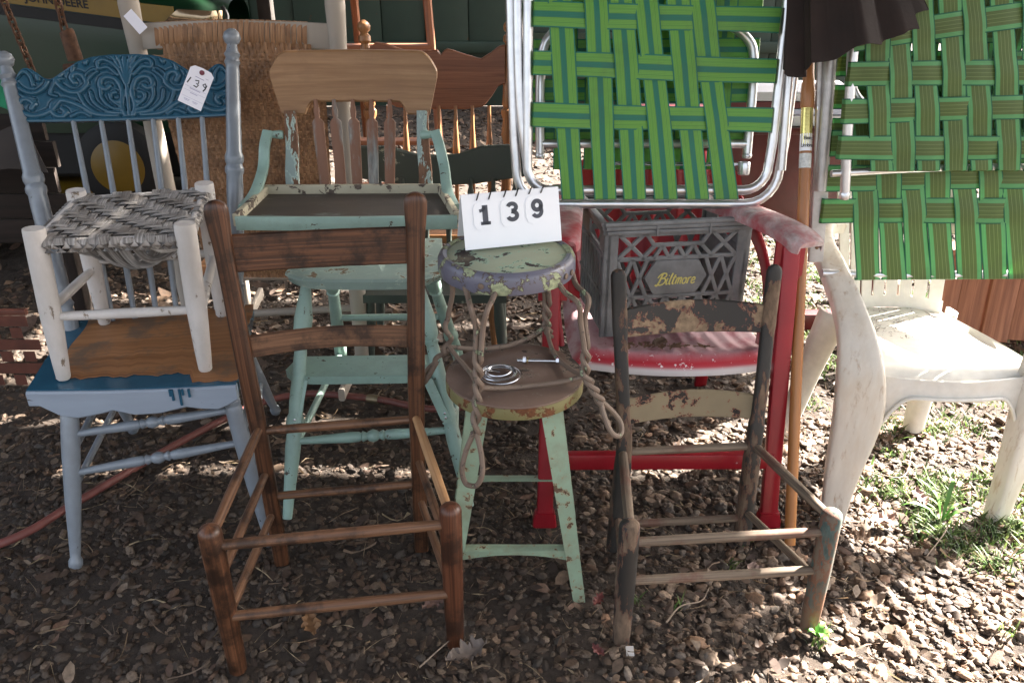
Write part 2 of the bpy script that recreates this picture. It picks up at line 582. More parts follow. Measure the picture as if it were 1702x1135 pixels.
flakes("straw", 1500, -1.6, 2.0, 1.1, 3.2, .012, .05, .018, (.004, .02), A_([(.36, .27, .16), (.25, .17, .10), (.18, .12, .08)]), m_leaf)

# grass and clover patches on the right: blades
m_grass = colmat("grass_blade", .5, 0, 40, .35)
def blades(name, centers, per, spread, hmin, hmax):
    P = []; cols = []
    for cx, cy, k in centers:
        n = int(per * k)
        x = cx + nrng.normal(0, spread * k, n); y = cy + nrng.normal(0, spread * k, n)
        h = nrng.uniform(hmin, hmax, n); a = nrng.uniform(0, 2 * PI, n); ln = nrng.uniform(.3, 1.1, n) * h
        w = nrng.uniform(.0012, .0034, n)
        t = np.linspace(0, 1, 4); wd = A_([.7, 1, .7, .05])
        dx, dy = np.cos(a), np.sin(a)
        cxs = x[:, None] + dx[:, None] * ln[:, None] * t ** 1.6; cys = y[:, None] + dy[:, None] * ln[:, None] * t ** 1.6
        cz = gz(x, y)[:, None] - .01 + h[:, None] * (t - .25 * t * t)
        for sg in (1, -1):
            pass
        A1 = np.stack([cxs - dy[:, None] * w[:, None] * wd, cys + dx[:, None] * w[:, None] * wd, cz], 2)
        B1 = np.stack([cxs + dy[:, None] * w[:, None] * wd, cys - dx[:, None] * w[:, None] * wd, cz], 2)
        P.append(np.concatenate([A1, B1], 1))
        base = A_([(.07, .14, .03), (.11, .19, .04), (.16, .22, .06), (.05, .10, .025)])
        cols.append(base[nrng.integers(0, 4, n)] * nrng.uniform(.7, 1.3, (n, 1)))
    Fb = A_([(i, i + 1, 4 + i + 1, 4 + i) for i in range(3)])
    return scatter_mesh(name, np.concatenate(P), Fb, np.concatenate(cols), m_grass)
cen = []
for _ in range(150):
    x = rnd.uniform(1.0, 2.7); y = rnd.uniform(1.75, 4.2)
    if y < 1.75 + (1.5 - x) * .5: continue
    cen.append((x, y, rnd.uniform(.4, 1.1)))
for _ in range(60):
    x = rnd.uniform(1.05, 1.7); cen.append((x, rnd.uniform(1.50 + (1.6 - x) * .35, 2.05), rnd.uniform(.3, .8)))
cen += [(.56, 1.66, .15), (.40, 1.52, .12), (.31, 1.53, .1), (.70, 1.40, .2), (.72, 1.43, .15), (.62, 1.75, .15), (1.14, 1.42, .15)]
blades("grass", cen, 75, .05, .012, .05)

# ------------------------------------------------------------------ buildings around the yard, and an unseen roof shaped for shade
m_roofm = plain("roof_sheet", (.25, .24, .23), .6, .6)
def offset(z): return A_((SUN_AZ[0], SUN_AZ[1])) * z / math.tan(SUN_EL)
rf = MB()
ox, oy = offset(2.6)
def shade_front(q): return -2.3 if q < .15 else 1.2 + (q - .15) * .45
for i in range(14):      # unseen corrugated sheets overhead, outline cut to lay shade over the chairs
    xa, xb = -5.2 + i * .4157, -5.2 + (i + 1) * .4157
    q = np.linspace(xa, xb, 13)
    zz = 2.6 + .012 * np.sin(np.linspace(0, 6 * PI, 13)) + (i % 2) * .004
    yf = A_([shade_front(k) for k in q])
    G = np.stack([np.stack([q + ox, yf + (2.08 - yf) * t + oy, zz], 1) for t in np.linspace(0, 1, 6)], 0)
    rf.grid(G, .002)
rf.bar((.10 + ox, 1.235 + oy, 2.585), (1.27 + ox, 1.765 + oy, 2.585), .085, .06)       # added beam, placed only to cast a dark band on the ground
for xa, xb, ya, yb in ((-6.0, -1.95, 2.62, 3.25), (-6.0, -1.95, 3.28, 3.9), (-.85, .40, 2.84, 3.14), (-.85, .40, 3.18, 3.55), (-1.9, -.86, 3.08, 3.42), (-1.9, -.86, 3.47, 3.86), (-.85, .40, 3.60, 3.95), (-3.5, .40, 3.99, 4.45), (-3.5, .40, 4.49, 4.9)):  # added boards, placed to shade the ground behind the chairs
    rf.bar((xa + ox, (ya + yb) / 2 + oy, 2.615), (xb + ox, (ya + yb) / 2 + oy, 2.615), yb - ya, .02)
for ya, yb in ((2.12, 2.36), (2.41, 2.64), (2.68, 2.80)):     # added unseen rear boards, gaps placed to let streaks of sun through
    for xa, xb in ((-6.0, -3.2), (-3.19, -1.6), (-1.59, .45)):
        rf.bar((xa + ox, (ya + yb) / 2 + oy, 2.615), (xb + ox, (ya + yb) / 2 + oy, 2.615), yb - ya, .02)
roof = struct("roof", rf, m_roofm)  # out of view, shaped for the shade it casts

m_green = peel("barn_green", (.012, .03, .018), (.10, .05, .025), thr=.66, scale=16, rough=.6)
gb = thing("green_barn_wall", "dark green plank wall and double doors of the barn at the far back", "wall", (0, 8.35, 0))
edges = np.linspace(-3.3, 3.3, 17)
for i in range(16):
    p = MB(); w = edges[i + 1] - edges[i] - .008; cx = (edges[i] + edges[i + 1]) / 2
    p.bar((cx, 8.35 + .012 * (i % 3), 0), (cx, 8.35 + .012 * (i % 3), 2.7), w, .03, up=(0, 1, 0), c=.1)
    part("plank", p, m_green, gb)
p = MB(); p.bar((0, 8.42, 0), (0, 8.42, 2.7), 6.6, .03, up=(0, 1, 0), c=.02); part("backing_sheet", p, m_green, gb)
for z in (.55, 1.9):
    p = MB(); p.bar((-3.3, 8.30, z), (3.3, 8.30, z), .1, .035, up=(0, 1, 0)); part("batten", p, m_green, gb)
p = MB(); p.slab(np.linspace(-3.5, 3.5, 8), lambda u: 0, lambda u: 1.2, lambda u, v, w: (u, 8.2 + v, 2.75 + v * .3 + w), .04); part("roof", p, m_roofm, gb)
p = MB(); p.bar((.9, 8.29, 0), (.9, 8.29, .68), 1.5, .03, up=(0, 1, 0), c=.05); part("door_panel", p, peel("green_light", (.02, .045, .025), (.15, .09, .04), thr=.62, scale=22), gb)

m_pink = plain("red_clapboard", (.42, .17, .15), .7)
pw = thing("red_shed", "faded red shed wall with white base board seen past the tractor", "shed", (-5.5, 13, 0))
for i in range(10):
    p = MB(); p.bar((-8, 13 - .01 * (i % 2), .62 + .2 * i), (-3.2, 13 - .01 * (i % 2), .62 + .2 * i), .19, .03, up=(0, 1, 0)); part("board", p, m_pink, pw)
p = MB(); p.bar((-8, 12.97, .35), (-3.2, 12.97, .35), .3, .05, up=(0, 1, 0)); part("base_board", p, plain("white_trim", (.7, .7, .66)), pw)

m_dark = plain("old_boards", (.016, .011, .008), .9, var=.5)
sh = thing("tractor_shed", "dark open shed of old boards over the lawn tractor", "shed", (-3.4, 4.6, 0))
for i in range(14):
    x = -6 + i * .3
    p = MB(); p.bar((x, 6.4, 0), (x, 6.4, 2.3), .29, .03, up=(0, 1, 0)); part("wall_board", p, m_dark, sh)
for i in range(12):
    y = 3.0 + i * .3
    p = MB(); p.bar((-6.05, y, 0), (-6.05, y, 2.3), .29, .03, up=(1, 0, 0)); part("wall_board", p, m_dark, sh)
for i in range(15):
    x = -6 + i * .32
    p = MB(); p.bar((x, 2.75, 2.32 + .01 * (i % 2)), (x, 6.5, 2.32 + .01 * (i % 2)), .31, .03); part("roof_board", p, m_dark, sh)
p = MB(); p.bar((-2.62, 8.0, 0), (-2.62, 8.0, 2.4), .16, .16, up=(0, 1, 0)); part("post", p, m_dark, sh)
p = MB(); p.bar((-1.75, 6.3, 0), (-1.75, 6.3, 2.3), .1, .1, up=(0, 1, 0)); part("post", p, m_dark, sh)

# ------------------------------------------------------------------ the two ladder-back chair frames in front
m_oak = wood("dark_oak", (.020, .009, .005), (.150, .062, .030), .36, stain=(.012, .007, .005), stain_amt=.85, bs=.6)
m_oak2 = wood("mid_oak", (.055, .024, .012), (.23, .115, .060), .5, stain=(.022, .012, .008), stain_amt=.8, bs=.6)
m_pale = wood("pale_dowel", (.30, .15, .065), (.44, .25, .12), .55, stain=(.2, .1, .05), stain_amt=.3)
m_redwood = wood("red_oak", (.03, .011, .006), (.125, .045, .022), .4, stain=(.018, .009, .006), stain_amt=.8, bs=.6)

def L2W(x, y, yaw):
    ca, sa = math.cos(yaw), math.sin(yaw)
    return lambda a, b_, z: V3(x + a * ca - b_ * sa, y + a * sa + b_ * ca, z)

def dome(r0, r1, n=6):
    return [(r0 * math.cos(a), 0) for a in np.linspace(0, PI / 2, n)]

def round_post(mb, foot, top, r_foot, r_mid, r_top, n=18):
    foot = np.asarray(foot, float); top = np.asarray(top, float)
    L = np.linalg.norm(top - foot); d = (top - foot) / L
    P = []; R = []
    for t, r in ((0, r_foot * .86), (.012, r_foot), (.25, lerp(r_foot, r_mid, .6)), (.5, r_mid), (.8, r_top), (1 - r_top * .75 / L, r_top)):
        P.append(foot + d * L * t); R.append(float(r))
    for a in np.linspace(.25, 1.0, 5) * PI / 2:
        P.append(top - d * r_top * .75 * (1 - math.sin(a))); R.append(max(.001, r_top * math.cos(a)))
    mb.sweep(P, R, n, up=unit(np.cross(d, (.2, .9, .1))))

def rung(mb, a, b_, r, bulge=.12, n=12, sag=0):
    ts = np.linspace(0, 1, 7)
    P = [lerp(a, b_, t) for t in ts]
    mb.sweep(P, [r * (.86 + bulge * math.sin(PI * t)) for t in ts], n)

def curved_slat(mb, a_top, a_bot, b_top, b_bot, bow, arch_t, arch_b, th, back=(0, 1, 0)):
    """slat between two posts; bows backwards, top edge arched"""
    back = np.asarray(back, float)
    n = 15; G = []
    for i in range(n):
        t = i / (n - 1); k = math.sin(PI * t)
        top = lerp(a_top, b_top, t) + back * bow * k + V3(0, 0, arch_t * k)
        bot = lerp(a_bot, b_bot, t) + back * bow * k + V3(0, 0, arch_b * k)
        G.append((bot, top))
    us = list(range(n))
    ln = np.linalg.norm(np.asarray(b_top) - np.asarray(a_top)) / (n - 1)
    rows = 5
    def fm(u, v, w):
        i = int(round(u / ln)); bt, tp = G[i]
        return lerp(bt, tp, v / H) + back * w
    H = np.linalg.norm(G[n // 2][1] - G[n // 2][0])
    mb.slab([i * ln for i in us], lambda u: 0, lambda u: H, fm, th, rows, .003)

W = L2W(-.362, 1.339, .148)
ca = thing("ladderback_chair", "dark brown oak ladder-back chair frame with its seat missing, nearest the camera", "chair", (-.362, 1.339, 0))
for s, lean in ((-1, 0), (1, 0)):
    p = MB(); round_post(p, W(s * .238, .012, 0), W(s * .238, 0, .402), .0195, .0225, .0235); part("front_post", p, m_oak if s < 0 else m_redwood, ca)
rp = {}
for s in (-1, 1):
    foot = W(s * .179, .359, 0); seat = W(s * .186, .359, .40); top = W(s * .211, .394, .925)
    path = spline([foot, lerp(foot, seat, .5), seat, lerp(seat, top, .3) + V3(0, -.004, 0), lerp(seat, top, .65), lerp(seat, top, .9), top], 6)
    nn = len(path); prof = []
    R = []
    for i in range(nn):
        z = path[i][2]
        if z < .36: r = (.0185, .0185)
        elif z < .48: k = (z - .36) / .12; r = (.0185 + .002 * k, .0185 - .005 * k)
        elif z < .84: r = (.0205, .0135)
        else:
            k = (z - .84) / .085; r = (.0205 + .005 * min(1, k * 1.3), .0135)
        R.append(r)
    # rounded end
    path = list(path); d = unit(path[-1] - path[-2])
    for a in (.35, .65, .85, 1.0):
        path.append(top + d * .020 * math.sin(a * PI / 2)); R.append((.0255 * max(.05, math.cos(a * PI / 2)), .0135 * max(.1, math.cos(a * PI / 2) ** .5)))
    sq = [(math.copysign(abs(math.cos(a)) ** .62, math.cos(a)), math.copysign(abs(math.sin(a)) ** .62, math.sin(a))) for a in np.linspace(0, 2 * PI, 20, endpoint=False)]
    p = MB(); p.sweep(path, R, prof=sq, up=unit(W(0, 1, 0) - W(0, 0, 0)))
    part("rear_post", p, m_oak, ca)
    rp[s] = lambda z, s=s: (W(s * (.186 + .025 * max(0, (z - .4) / .525)), .359 + .035 * max(0, (z - .4) / .525), z))
bk = unit(W(0, 1, 0) - W(0, 0, 0))
ii = .014
for zt, zb, at, ab in ((.868, .783, .0, .0), (.632, .578, .004, .006)):
    p = MB(); curved_slat(p, rp[-1](zt), rp[-1](zb), rp[1](zt), rp[1](zb), .006 if zt > .7 else .020, at, ab, .009, bk); part("slat", p, m_oak2 if zt < .7 else m_oak, ca)
for z, m_ in ((.352, m_oak2), (.166, m_oak2)):
    p = MB(); rung(p, W(-.225, .0, z), W(.225, .0, z), .0125); part("rung", p, m_, ca)
for z in (.394, .205):
    p = MB(); rung(p, W(-.178, .359, z), W(.178, .359, z), .0115); part("rung", p, m_oak2, ca)
for s in (-1, 1):
    for k, (zf, zr) in enumerate(((.372, .404), (.262, .28), (.158, .158))):
        p = MB(); rung(p, W(s * .236, .012, zf), W(s * .184, .35, zr), .0115 if k == 0 else .0105)
        part("rung", p, m_pale if (s > 0 and k == 0) else m_oak2, ca, label="pale new dowel at the right of the seat opening" if (s > 0 and k == 0) else None)

# small weathered chair B
m_wx = wood("weathered_grey", (.06, .042, .03), (.20, .15, .105), .8, stain=(.10, .03, .02), stain_amt=.55)
m_slatB = peel("flaked_black_slat", (.018, .016, .014), (.27, .19, .12), mid=(.15, .045, .03), thr=.50, scale=13, rough=.55, midw=.015, kind="Object")
m_slatB2 = peel("flaked_tan_slat", (.20, .155, .09), (.03, .024, .02), mid=(.19, .055, .03), thr=.58, scale=24, rough=.65, midw=.02)
m_postB = peel("weathered_post", (.016, .014, .012), (.15, .10, .065), mid=(.09, .035, .02), thr=.53, scale=20, rough=.65, dirt=(.06, .05, .04), stretch=(1, 1, .3), midw=.02)
m_postB2 = peel("weathered_post_teal", (.11, .085, .06), (.065, .10, .09), mid=(.11, .05, .03), thr=.53, scale=20, rough=.75, dirt=(.16, .07, .03), stretch=(1, 1, .45))
W = L2W(.468, 1.417, .083)
cb = thing("small_ladderback_chair", "low weathered ladder-back chair with flaking black paint and no seat", "chair", (.468, 1.417, 0))
for s in (-1, 1):
    p = MB(); round_post(p, W(s * .220, 0, .0), W(s * .2205, 0, .342), .0195, .0225, .0225); part("front_post", p, m_postB if s < 0 else m_postB2, cb)
rb = {}
for s in (-1, 1):
    foot = W(s * .172, .322, 0); seat = W(s * .165, .322, .31); top = W(s * .187, .40, .735)
    path = list(spline([foot, lerp(foot, seat, .5), seat, lerp(seat, top, .35) + V3(0, -.008, 0), lerp(seat, top, .7), top], 6)); R = []
    for q in path:
        z = q[2]
        R.append((.0205, .0205) if z < .28 else ((.019, .0165) if z < .38 else (.0165 + .0015 * (z > .6), .0115)))
    d = unit(path[-1] - path[-2])
    for a in (.4, .7, .9, 1.0):
        path.append(top + d * .016 * math.sin(a * PI / 2)); R.append((.018 * max(.06, math.cos(a * PI / 2)), .0115 * max(.15, math.cos(a * PI / 2) ** .6)))
    p = MB(); p.sweep(path, R, prof=sq, up=unit(W(0, 1, 0) - W(0, 0, 0))); part("rear_post", p, m_postB, cb)
    rb[s] = lambda z, s=s: W(s * (.165 + .022 * max(0, (z - .31) / .425)), .322 + .078 * max(0, (z - .31) / .425) - .006, z)
bk = unit(W(0, 1, 0) - W(0, 0, 0))
for zt, zb, at, ab, m_ in ((.655, .588, .012, .0, m_slatB), (.432, .370, .012, .004, m_slatB2)):
    p = MB(); curved_slat(p, rb[-1](zt), rb[-1](zb), rb[1](zt), rb[1](zb), .02, at, ab, .009, bk); part("slat", p, m_, cb)
for z in (.283, .177):
    p = MB(); rung(p, W(-.215, 0, z), W(.215, 0, z), .0115); part("rung", p, m_wx, cb)
for z in (.298, .075):
    p = MB(); rung(p, W(-.165, .322, z), W(.165, .322, z), .011); part("rung", p, m_wx, cb)
for s in (-1, 1):
    for zf, zr in ((.318, .300), (.145, .10)):
        p = MB(); rung(p, W(s * .218, .01, zf), W(s * .168, .318, zr), .0125 if zf > .2 else .0105); part("rung", p, m_wx, cb)

# ------------------------------------------------------------------ mint steel stool
m_mintsteel = peel("mint_steel_paint", (.27, .36, .25), (.13, .07, .04), mid=(.30, .22, .12), thr=.60, scale=38, rough=.5, midw=.025, dirt=(.20, .19, .12))
m_rusttop = peel("rusty_seat", (.15, .095, .07), (.06, .042, .035), mid=(.24, .20, .15), thr=.60, scale=16, rough=.65, midw=.012, dirt=(.19, .13, .10))
m_rustrim = peel("rusty_rim", (.17, .15, .06), (.15, .055, .02), thr=.52, scale=18, rough=.6)
SX, SY, SZ, SR = .006, 1.70, .53, .160
st = thing("steel_stool", "round mint green steel stool with rusty brown seat between the front chairs", "stool", (SX, SY, 0))
p = MB(); p.disc((SX, SY, SZ - .004), SR, .006, 56, .0025); part("seat", p, m_rusttop, st)
p = MB()
a = np.linspace(0, 2 * PI, 56, endpoint=False)
ringp = np.stack([SX + (SR - .001) * np.cos(a), SY + (SR - .001) * np.sin(a), np.full(56, SZ - .017)], 1)
p.sweep(ringp, 1.0, prof=rrect(.003, .028, .3), up=(0, 0, 1), closed=True); part("rim", p, m_rustrim, st)
feet = {}
for sx in (-1, 1):
    for sy in (-1, 1):
        ft = V3(SX + sx * .171, SY + sy * .178, 0); tp = V3(SX + sx * .105, SY + sy * .108, SZ - .018)
        feet[sx, sy] = (tp, ft)
        k = .004; w = .040
        pr = [(0, 0), (-w, 0), (-w, k), (-k, k), (-k, w), (0, w)]          # angle iron, corner outwards
        ring0 = [tp + V3(sx * q[0] * 1.25, sy * -q[1] * 1.25, 0) for q in pr]
        ring1 = [ft + V3(sx * q[0] * .72, sy * -q[1] * .72, 0) for q in pr]
        p = MB(); V = ring0 + ring1; n = 6
        F = [[j, (j + 1) % n, n + (j + 1) % n, n + j] for j in range(n)] + [list(range(n))[::-1], [n + j for j in range(n)]]
        p.add(V, F, [[(0, 0)] * len(f) for f in F]); part("leg", p, m_mintsteel, st, ang=20)
def legpt(k, z):
    tp, ft = feet[k]; t = (tp[2] - z) / tp[2]; return lerp(tp, ft, t)
for ka, kb in (((-1, -1), (1, -1)), ((-1, 1), (1, 1)), ((-1, -1), (-1, 1)), ((1, -1), (1, 1))):
    z0 = .128
    a_, b_ = legpt(ka, z0), legpt(kb, z0)
    L = np.linalg.norm(b_ - a_); dr = (b_ - a_) / L; inn = unit(V3(SX, SY, 0) - (a_ + b_) / 2 * V3(1, 1, 0))
    p = MB()
    bot = lambda u: -.030 + .026 * math.sin(PI * min(1, max(0, u / L))) ** .7
    p.slab(np.linspace(.004, L - .004, 17), bot, lambda u: .006, lambda u, v, w: a_ + dr * u + V3(0, 0, v) + inn * (w + .006), .004, 3, .0008)
    p.bar(a_ + dr * .006 + inn * .018 + V3(0, 0, .0075), b_ - dr * .006 + inn * .018 + V3(0, 0, .0075), .026, .003)
    part("brace", p, m_mintsteel, st)

# ------------------------------------------------------------------ twisted-wire parlour stool standing on it
m_wire = peel("flaked_wire", (.17, .12, .088), (.33, .38, .24), mid=(.05, .035, .03), thr=.61, scale=30, rough=.65, midw=.03)
m_wseat = peel("flaked_mint_seat", (.34, .37, .26), (.055, .04, .035), mid=(.28, .40, .29), thr=.545, scale=15, rough=.7, midw=.03, dirt=(.30, .25, .16))
m_wrim = peel("flaked_lavender_rim", (.13, .13, .17), (.36, .40, .24), mid=(.07, .045, .035), thr=.535, scale=19, rough=.35, midw=.03)
CX, CY, CZ, CR = -.012, 1.775, .80, .153
ws = thing("wire_stool", "low round stool with flaking seat and twisted wire legs set on the mint stool", "stool", (CX, CY, .53))
p = MB(); p.disc((CX, CY, CZ - .006), CR - .014, .007, 56, .003); part("seat", p, m_wseat, ws)
p = MB()
ringp = np.stack([CX + CR * np.cos(a), CY + CR * np.sin(a), np.full(56, CZ - .020)], 1)
pro = [(.001, -.022), (.004, -.012), (.004, .012), (-.001, .022), (-.008, .026), (-.017, .0235), (-.017, .020), (-.009, .0215), (-.002, .016), (-.001, -.022)]
pro = [(x_, y_) for x_, y_ in pro]
p.sweep(ringp, 1.0, prof=pro, up=(0, 0, 1), closed=True)
part("rim", p, m_wrim, ws)
nodes = {}
legdef = {  # node on the brace ring, loop end, two attachment angles on the rim
    'front': (V3(-.073, 1.578, .565), V3(-.092, 1.530, .335), (232, 262)),
    'right': (V3(.163, 1.628, .565), V3(.245, 1.590, .432), (318, 348)),
    'back': (V3(.088, 1.90, .565), V3(.115, 1.98, .42), (48, 76)),
    'left': (V3(-.152, 1.780, .565), V3(-.222, 1.765, .470), (140, 172)),
}
rw = .0062
for nm, (nodep, tip, angs) in legdef.items():
    outd = unit((nodep - V3(CX, CY, nodep[2])))
    side = unit(np.cross(outd, (0, 0, 1)))
    p = MB()
    for k, an in enumerate(angs):
        an = math.radians(an); tp = V3(CX + (CR - .004) * math.cos(an), CY + (CR - .004) * math.sin(an), CZ - .030)
        sgn = 1 if (tp - nodep) @ side > 0 else -1
        join = nodep + V3(0, 0, .13) - outd * .012 + side * sgn * .008
        pts = list(spline([tp, lerp(tp, join, .35) + V3(0, 0, .006), join + V3(0, 0, .045) + side * sgn * .010, join, nodep + V3(0, 0, .07) + side * sgn * .0065], 7))
        # twisted part
        lo = lerp(nodep, tip, .48); ph0 = 0 if sgn > 0 else PI
        twp = []
        for i in range(44):
            t = i / 43
            c_ = lerp(nodep + V3(0, 0, .065), nodep, t / .4) if t < .4 else lerp(nodep, lo, (t - .4) / .6)
            ph = ph0 + t * 5.2 * PI
            twp.append(c_ + side * math.cos(ph) * .0068 + outd * math.sin(ph) * .0068)
        pts = pts[:-1] + twp
        p.sweep(pts, rw, 9)
    # foot loop
    dl = unit(tip - lo); ll = np.linalg.norm(tip - lo)
    sd_ = side if nm != 'left' and nm != 'right' else unit(np.cross(dl, outd * .35 + V3(0, 0, .9)))
    w_ = .024
    lp = spline([lo - dl * .004 + sd_ * .003, lo + dl * ll * .35 + sd_ * w_ * .75, lo + dl * ll * .72 + sd_ * w_, tip - dl * .006 + sd_ * w_ * .62, tip, tip - dl * .006 - sd_ * w_ * .62, lo + dl * ll * .72 - sd_ * w_, lo + dl * ll * .35 - sd_ * w_ * .75, lo - dl * .004 - sd_ * .003], 7)
    p.sweep(lp, rw, 9)
    part("leg", p, m_wire, ws)
    nodes[nm] = nodep
for a1, b1 in (('front', 'right'), ('right', 'back'), ('back', 'left'), ('left', 'front')):
    A1, B1 = nodes[a1], nodes[b1]
    midp = (A1 + B1) / 2; inn = unit(V3(CX, CY + .05, midp[2]) - midp)
    p = MB(); p.sweep(spline([A1 - V3(0, 0, .004), lerp(A1, B1, .2) + inn * .012 - V3(0, 0, .018), midp + inn * .022 - V3(0, 0, .026), lerp(A1, B1, .8) + inn * .012 - V3(0, 0, .018), B1 - V3(0, 0, .004)], 7), rw * .92, 9)
    part("brace", p, m_wire, ws)
for an in (250, 325, 62, 156, 335):
    an = math.radians(an); q = V3(CX + (CR + .004) * math.cos(an), CY + (CR + .004) * math.sin(an), CZ - .022)
    p = MB(); p.disc(q, .007, .004, 10, .0015, ax=(math.cos(an), math.sin(an), 0)); part("bolt_head", p, m_wire, ws)

# lot number card on the wire stool
m_card = plain("white_card", (.86, .87, .90), .35, var=.02, bs=0)
m_ink = plain("grey_black_print", (.055, .058, .075), .45, var=.2, bs=0)
m_ring = plain("black_ring", (.03, .03, .03), .3, .6, bs=0)
B0 = V3(-.105, 1.768, .808); Bx = unit(V3(.222, .058, .004)); 
UPV = unit(V3(.0, .27, 1)); UPV = unit(UPV - Bx * (UPV @ Bx)); NRM = unit(np.cross(Bx, UPV))  # NRM faces the camera
if NRM[1] > 0: NRM = -NRM
CW, CH = .228, .124
sg = thing("number_card", "white flip card stand reading 139 on the round wire stool", "sign", tuple(B0))
fm = lambda u, v_, w=0.: B0 + Bx * u + UPV * v_ + NRM * w
p = MB(); p.slab(np.linspace(0, CW, 5), lambda u: 0, lambda u: CH, lambda u, v_, w: fm(u, v_, -w), .0022, 4, .0005); part("board", p, m_card, sg)
BK = unit(V3(0, .55, -1)); topc = fm(0, CH, -.003)
p = MB(); p.slab(np.linspace(0, CW, 5), lambda u: 0, lambda u: CH * .98, lambda u, v_, w: topc + Bx * u + unit(V3(-Bx[1], Bx[0], 0) * .42 - V3(0, 0, 1)) * v_ - NRM * w, .0022, 4, .0005); part("back_board", p, m_card, sg)
def arc(cx, cy, rx, ry, a0, a1, n=14):
    t = np.radians(np.linspace(a0, a1, n)); return np.stack([cx + rx * np.cos(t), cy + ry * np.sin(t)], 1)
DIG = {  # in a unit cell, height 1
    '1': [([(0, 0), (0, 1)], .145), ([(-.26, .085), (.26, .085)], .085), ([(-.30, .72), (-.14, .75), (.0, .90)], [.085, .085, .10])],
    '3': [(np.concatenate([arc(0, .725, .22, .18, 165, -80), [(-.04, .545)]]), .105), (np.concatenate([[(-.04, .525)], arc(0, .30, .24, .20, 80, -165, 18)]), .11)],
    '9': [(arc(0, .66, .215, .23, 0, 360, 28), .11), (np.concatenate([[(.215, .70)], arc(-.02, .36, .24, .26, 20, -150, 16)]), .105)],
}
for k, (dgt, uc, vb) in enumerate((('1', .052, .040), ('3', .115, .042), ('9', .174, .044))):
    hw = .027
    rr = rrect(2 * hw, .066, .3)
    c = MB(); c.sweep([fm(uc, vb + .033, .0004), fm(uc, vb + .033, .0018)], 1.0, prof=rr, up=UPV)
    co = part("flip_card", c, m_card, sg)
    d = stroke_mb([([(x_, y_) for x_, y_ in pts], w_) for pts, w_ in DIG[dgt]], lambda x_, y_: fm(uc + x_ * .044, vb + .013 + y_ * .044, .0024))
    part("digit", d, m_ink, co, label="printed digit " + dgt, smooth=False)
    for s in (-1, 1):
        q = MB(); cen = fm(uc + s * .014, vb + .068, .002)
        tt = np.radians(np.linspace(-60, 250, 16)); yy = CH - vb - .068
        pts = [fm(uc + s * .014 + .004 * math.sin(t_) , vb + .068 + (CH - vb - .068 + .004) * (.5 + .5 * math.sin(t_)) , .004 + .004 * math.cos(t_)) for t_ in tt]
        q.sweep(pts, .0009, 6); part("ring", q, m_ring, sg)

m_zinc = plain("zinc", (.62, .62, .64), .25, .95, var=.15)
bt = thing("bolt", "long zinc bolt with a nut lying on the rusty stool seat", "bolt", (.062, 1.746, .534))
p = MB(); p.sweep([V3(.012, 1.748, .540), V3(.104, 1.745, .540)], .0042, 12); part("shank", p, m_zinc, bt)
p = MB(); p.sweep([V3(.104, 1.745, .541), V3(.111, 1.745, .541)], .0085, 6); part("head", p, m_zinc, bt)
p = MB(); p.sweep([V3(.026, 1.7475, .541), V3(.033, 1.747, .541)], .009, 6); part("nut", p, m_zinc, bt)
p = MB(); p.sweep([V3(.036, 1.7475, .541), V3(.039, 1.747, .541)], .0085, 14); part("washer", p, plain("brass_washer", (.5, .38, .2), .35, .9), bt)
p = MB()
tt = np.linspace(0, 5.3 * 2 * PI, 190)
rr_ = .043 + .006 * np.sin(tt * .37) - .0006 * tt * .6
pts = np.stack([-.028 + rr_ * np.cos(tt + 1.2), 1.680 + rr_ * .93 * np.sin(tt + 1.2), .5345 + .0022 + .0026 * (np.arange(190) * 5 / 190) + .0012 * np.sin(tt * 1.3)], 1)
pts = np.concatenate([pts, [pts[-1] + V3(.03, -.012, .002)]])
p.sweep(pts, .0019, 7)
solo("wire_coil", p, m_zinc, "coil of shiny steel wire lying on the rusty stool seat", "wire", (-.028, 1.68, .534))

# ------------------------------------------------------------------ blue-grey pressed-back chair
m_bgrey = peel("blue_grey_gloss", (.20, .225, .255), (.035, .04, .05), thr=.67, scale=45, rough=.28, dirt=(.15, .165, .185), soft=.008)
m_blue = peel("blue_gloss", (.022, .088, .145), (.02, .05, .09), thr=.72, scale=26, rough=.20, soft=.02, bs=.5)
m_sgrey = peel("grey_seat_edge", (.27, .31, .37), (.08, .06, .05), thr=.66, scale=20, rough=.5, stretch=(.4, 1, 2))
bcb = (-.97, 1.95, 0)
bc = thing("pressed_back_chair", "blue grey spindle chair with carved blue crest rail at the left", "chair", bcb)
Lp = lambda z: lerp(V3(-1.238, 2.10, .46), V3(-1.412, 2.405, 1.155), (z - .46) / .695)
Rp = lambda z: lerp(V3(-.812, 2.238, .46), V3(-.803, 2.50, 1.175), (z - .46) / .715)
def turned_post(mb, f, z0, z1, r):
    H = z1 - z0
    prof = [(0, r * .8), (.05, r), (.10, r * .8), (.115, r * 1.05), (.13, r * .8), (.17, r), (.45, r * 1.05), (.50, r * 1.02), (.51, r * 1.18), (.525, r * 1.18), (.535, r * 1.0), (.55, r * 1.18), (.565, r * 1.18), (.58, r * .98), (.86, r * .86), (.875, r * .82), (.885, r * 1.02), (.90, r * .8), (.912, r * 1.02), (.925, r * .75), (.945, r * .62), (.952, r * .9), (.968, r * 1.12), (.985, r * .95), (.996, r * .5), (1.0, r * .1)]
    mb.turn(f(z0), f(z1), prof, 18)
p = MB(); turned_post(p, Lp, .44, 1.165, .0235); part("back_post", p, m_bgrey, bc)
p = MB(); turned_post(p, Rp, .44, 1.215, .0225); part("back_post", p, m_bgrey, bc)
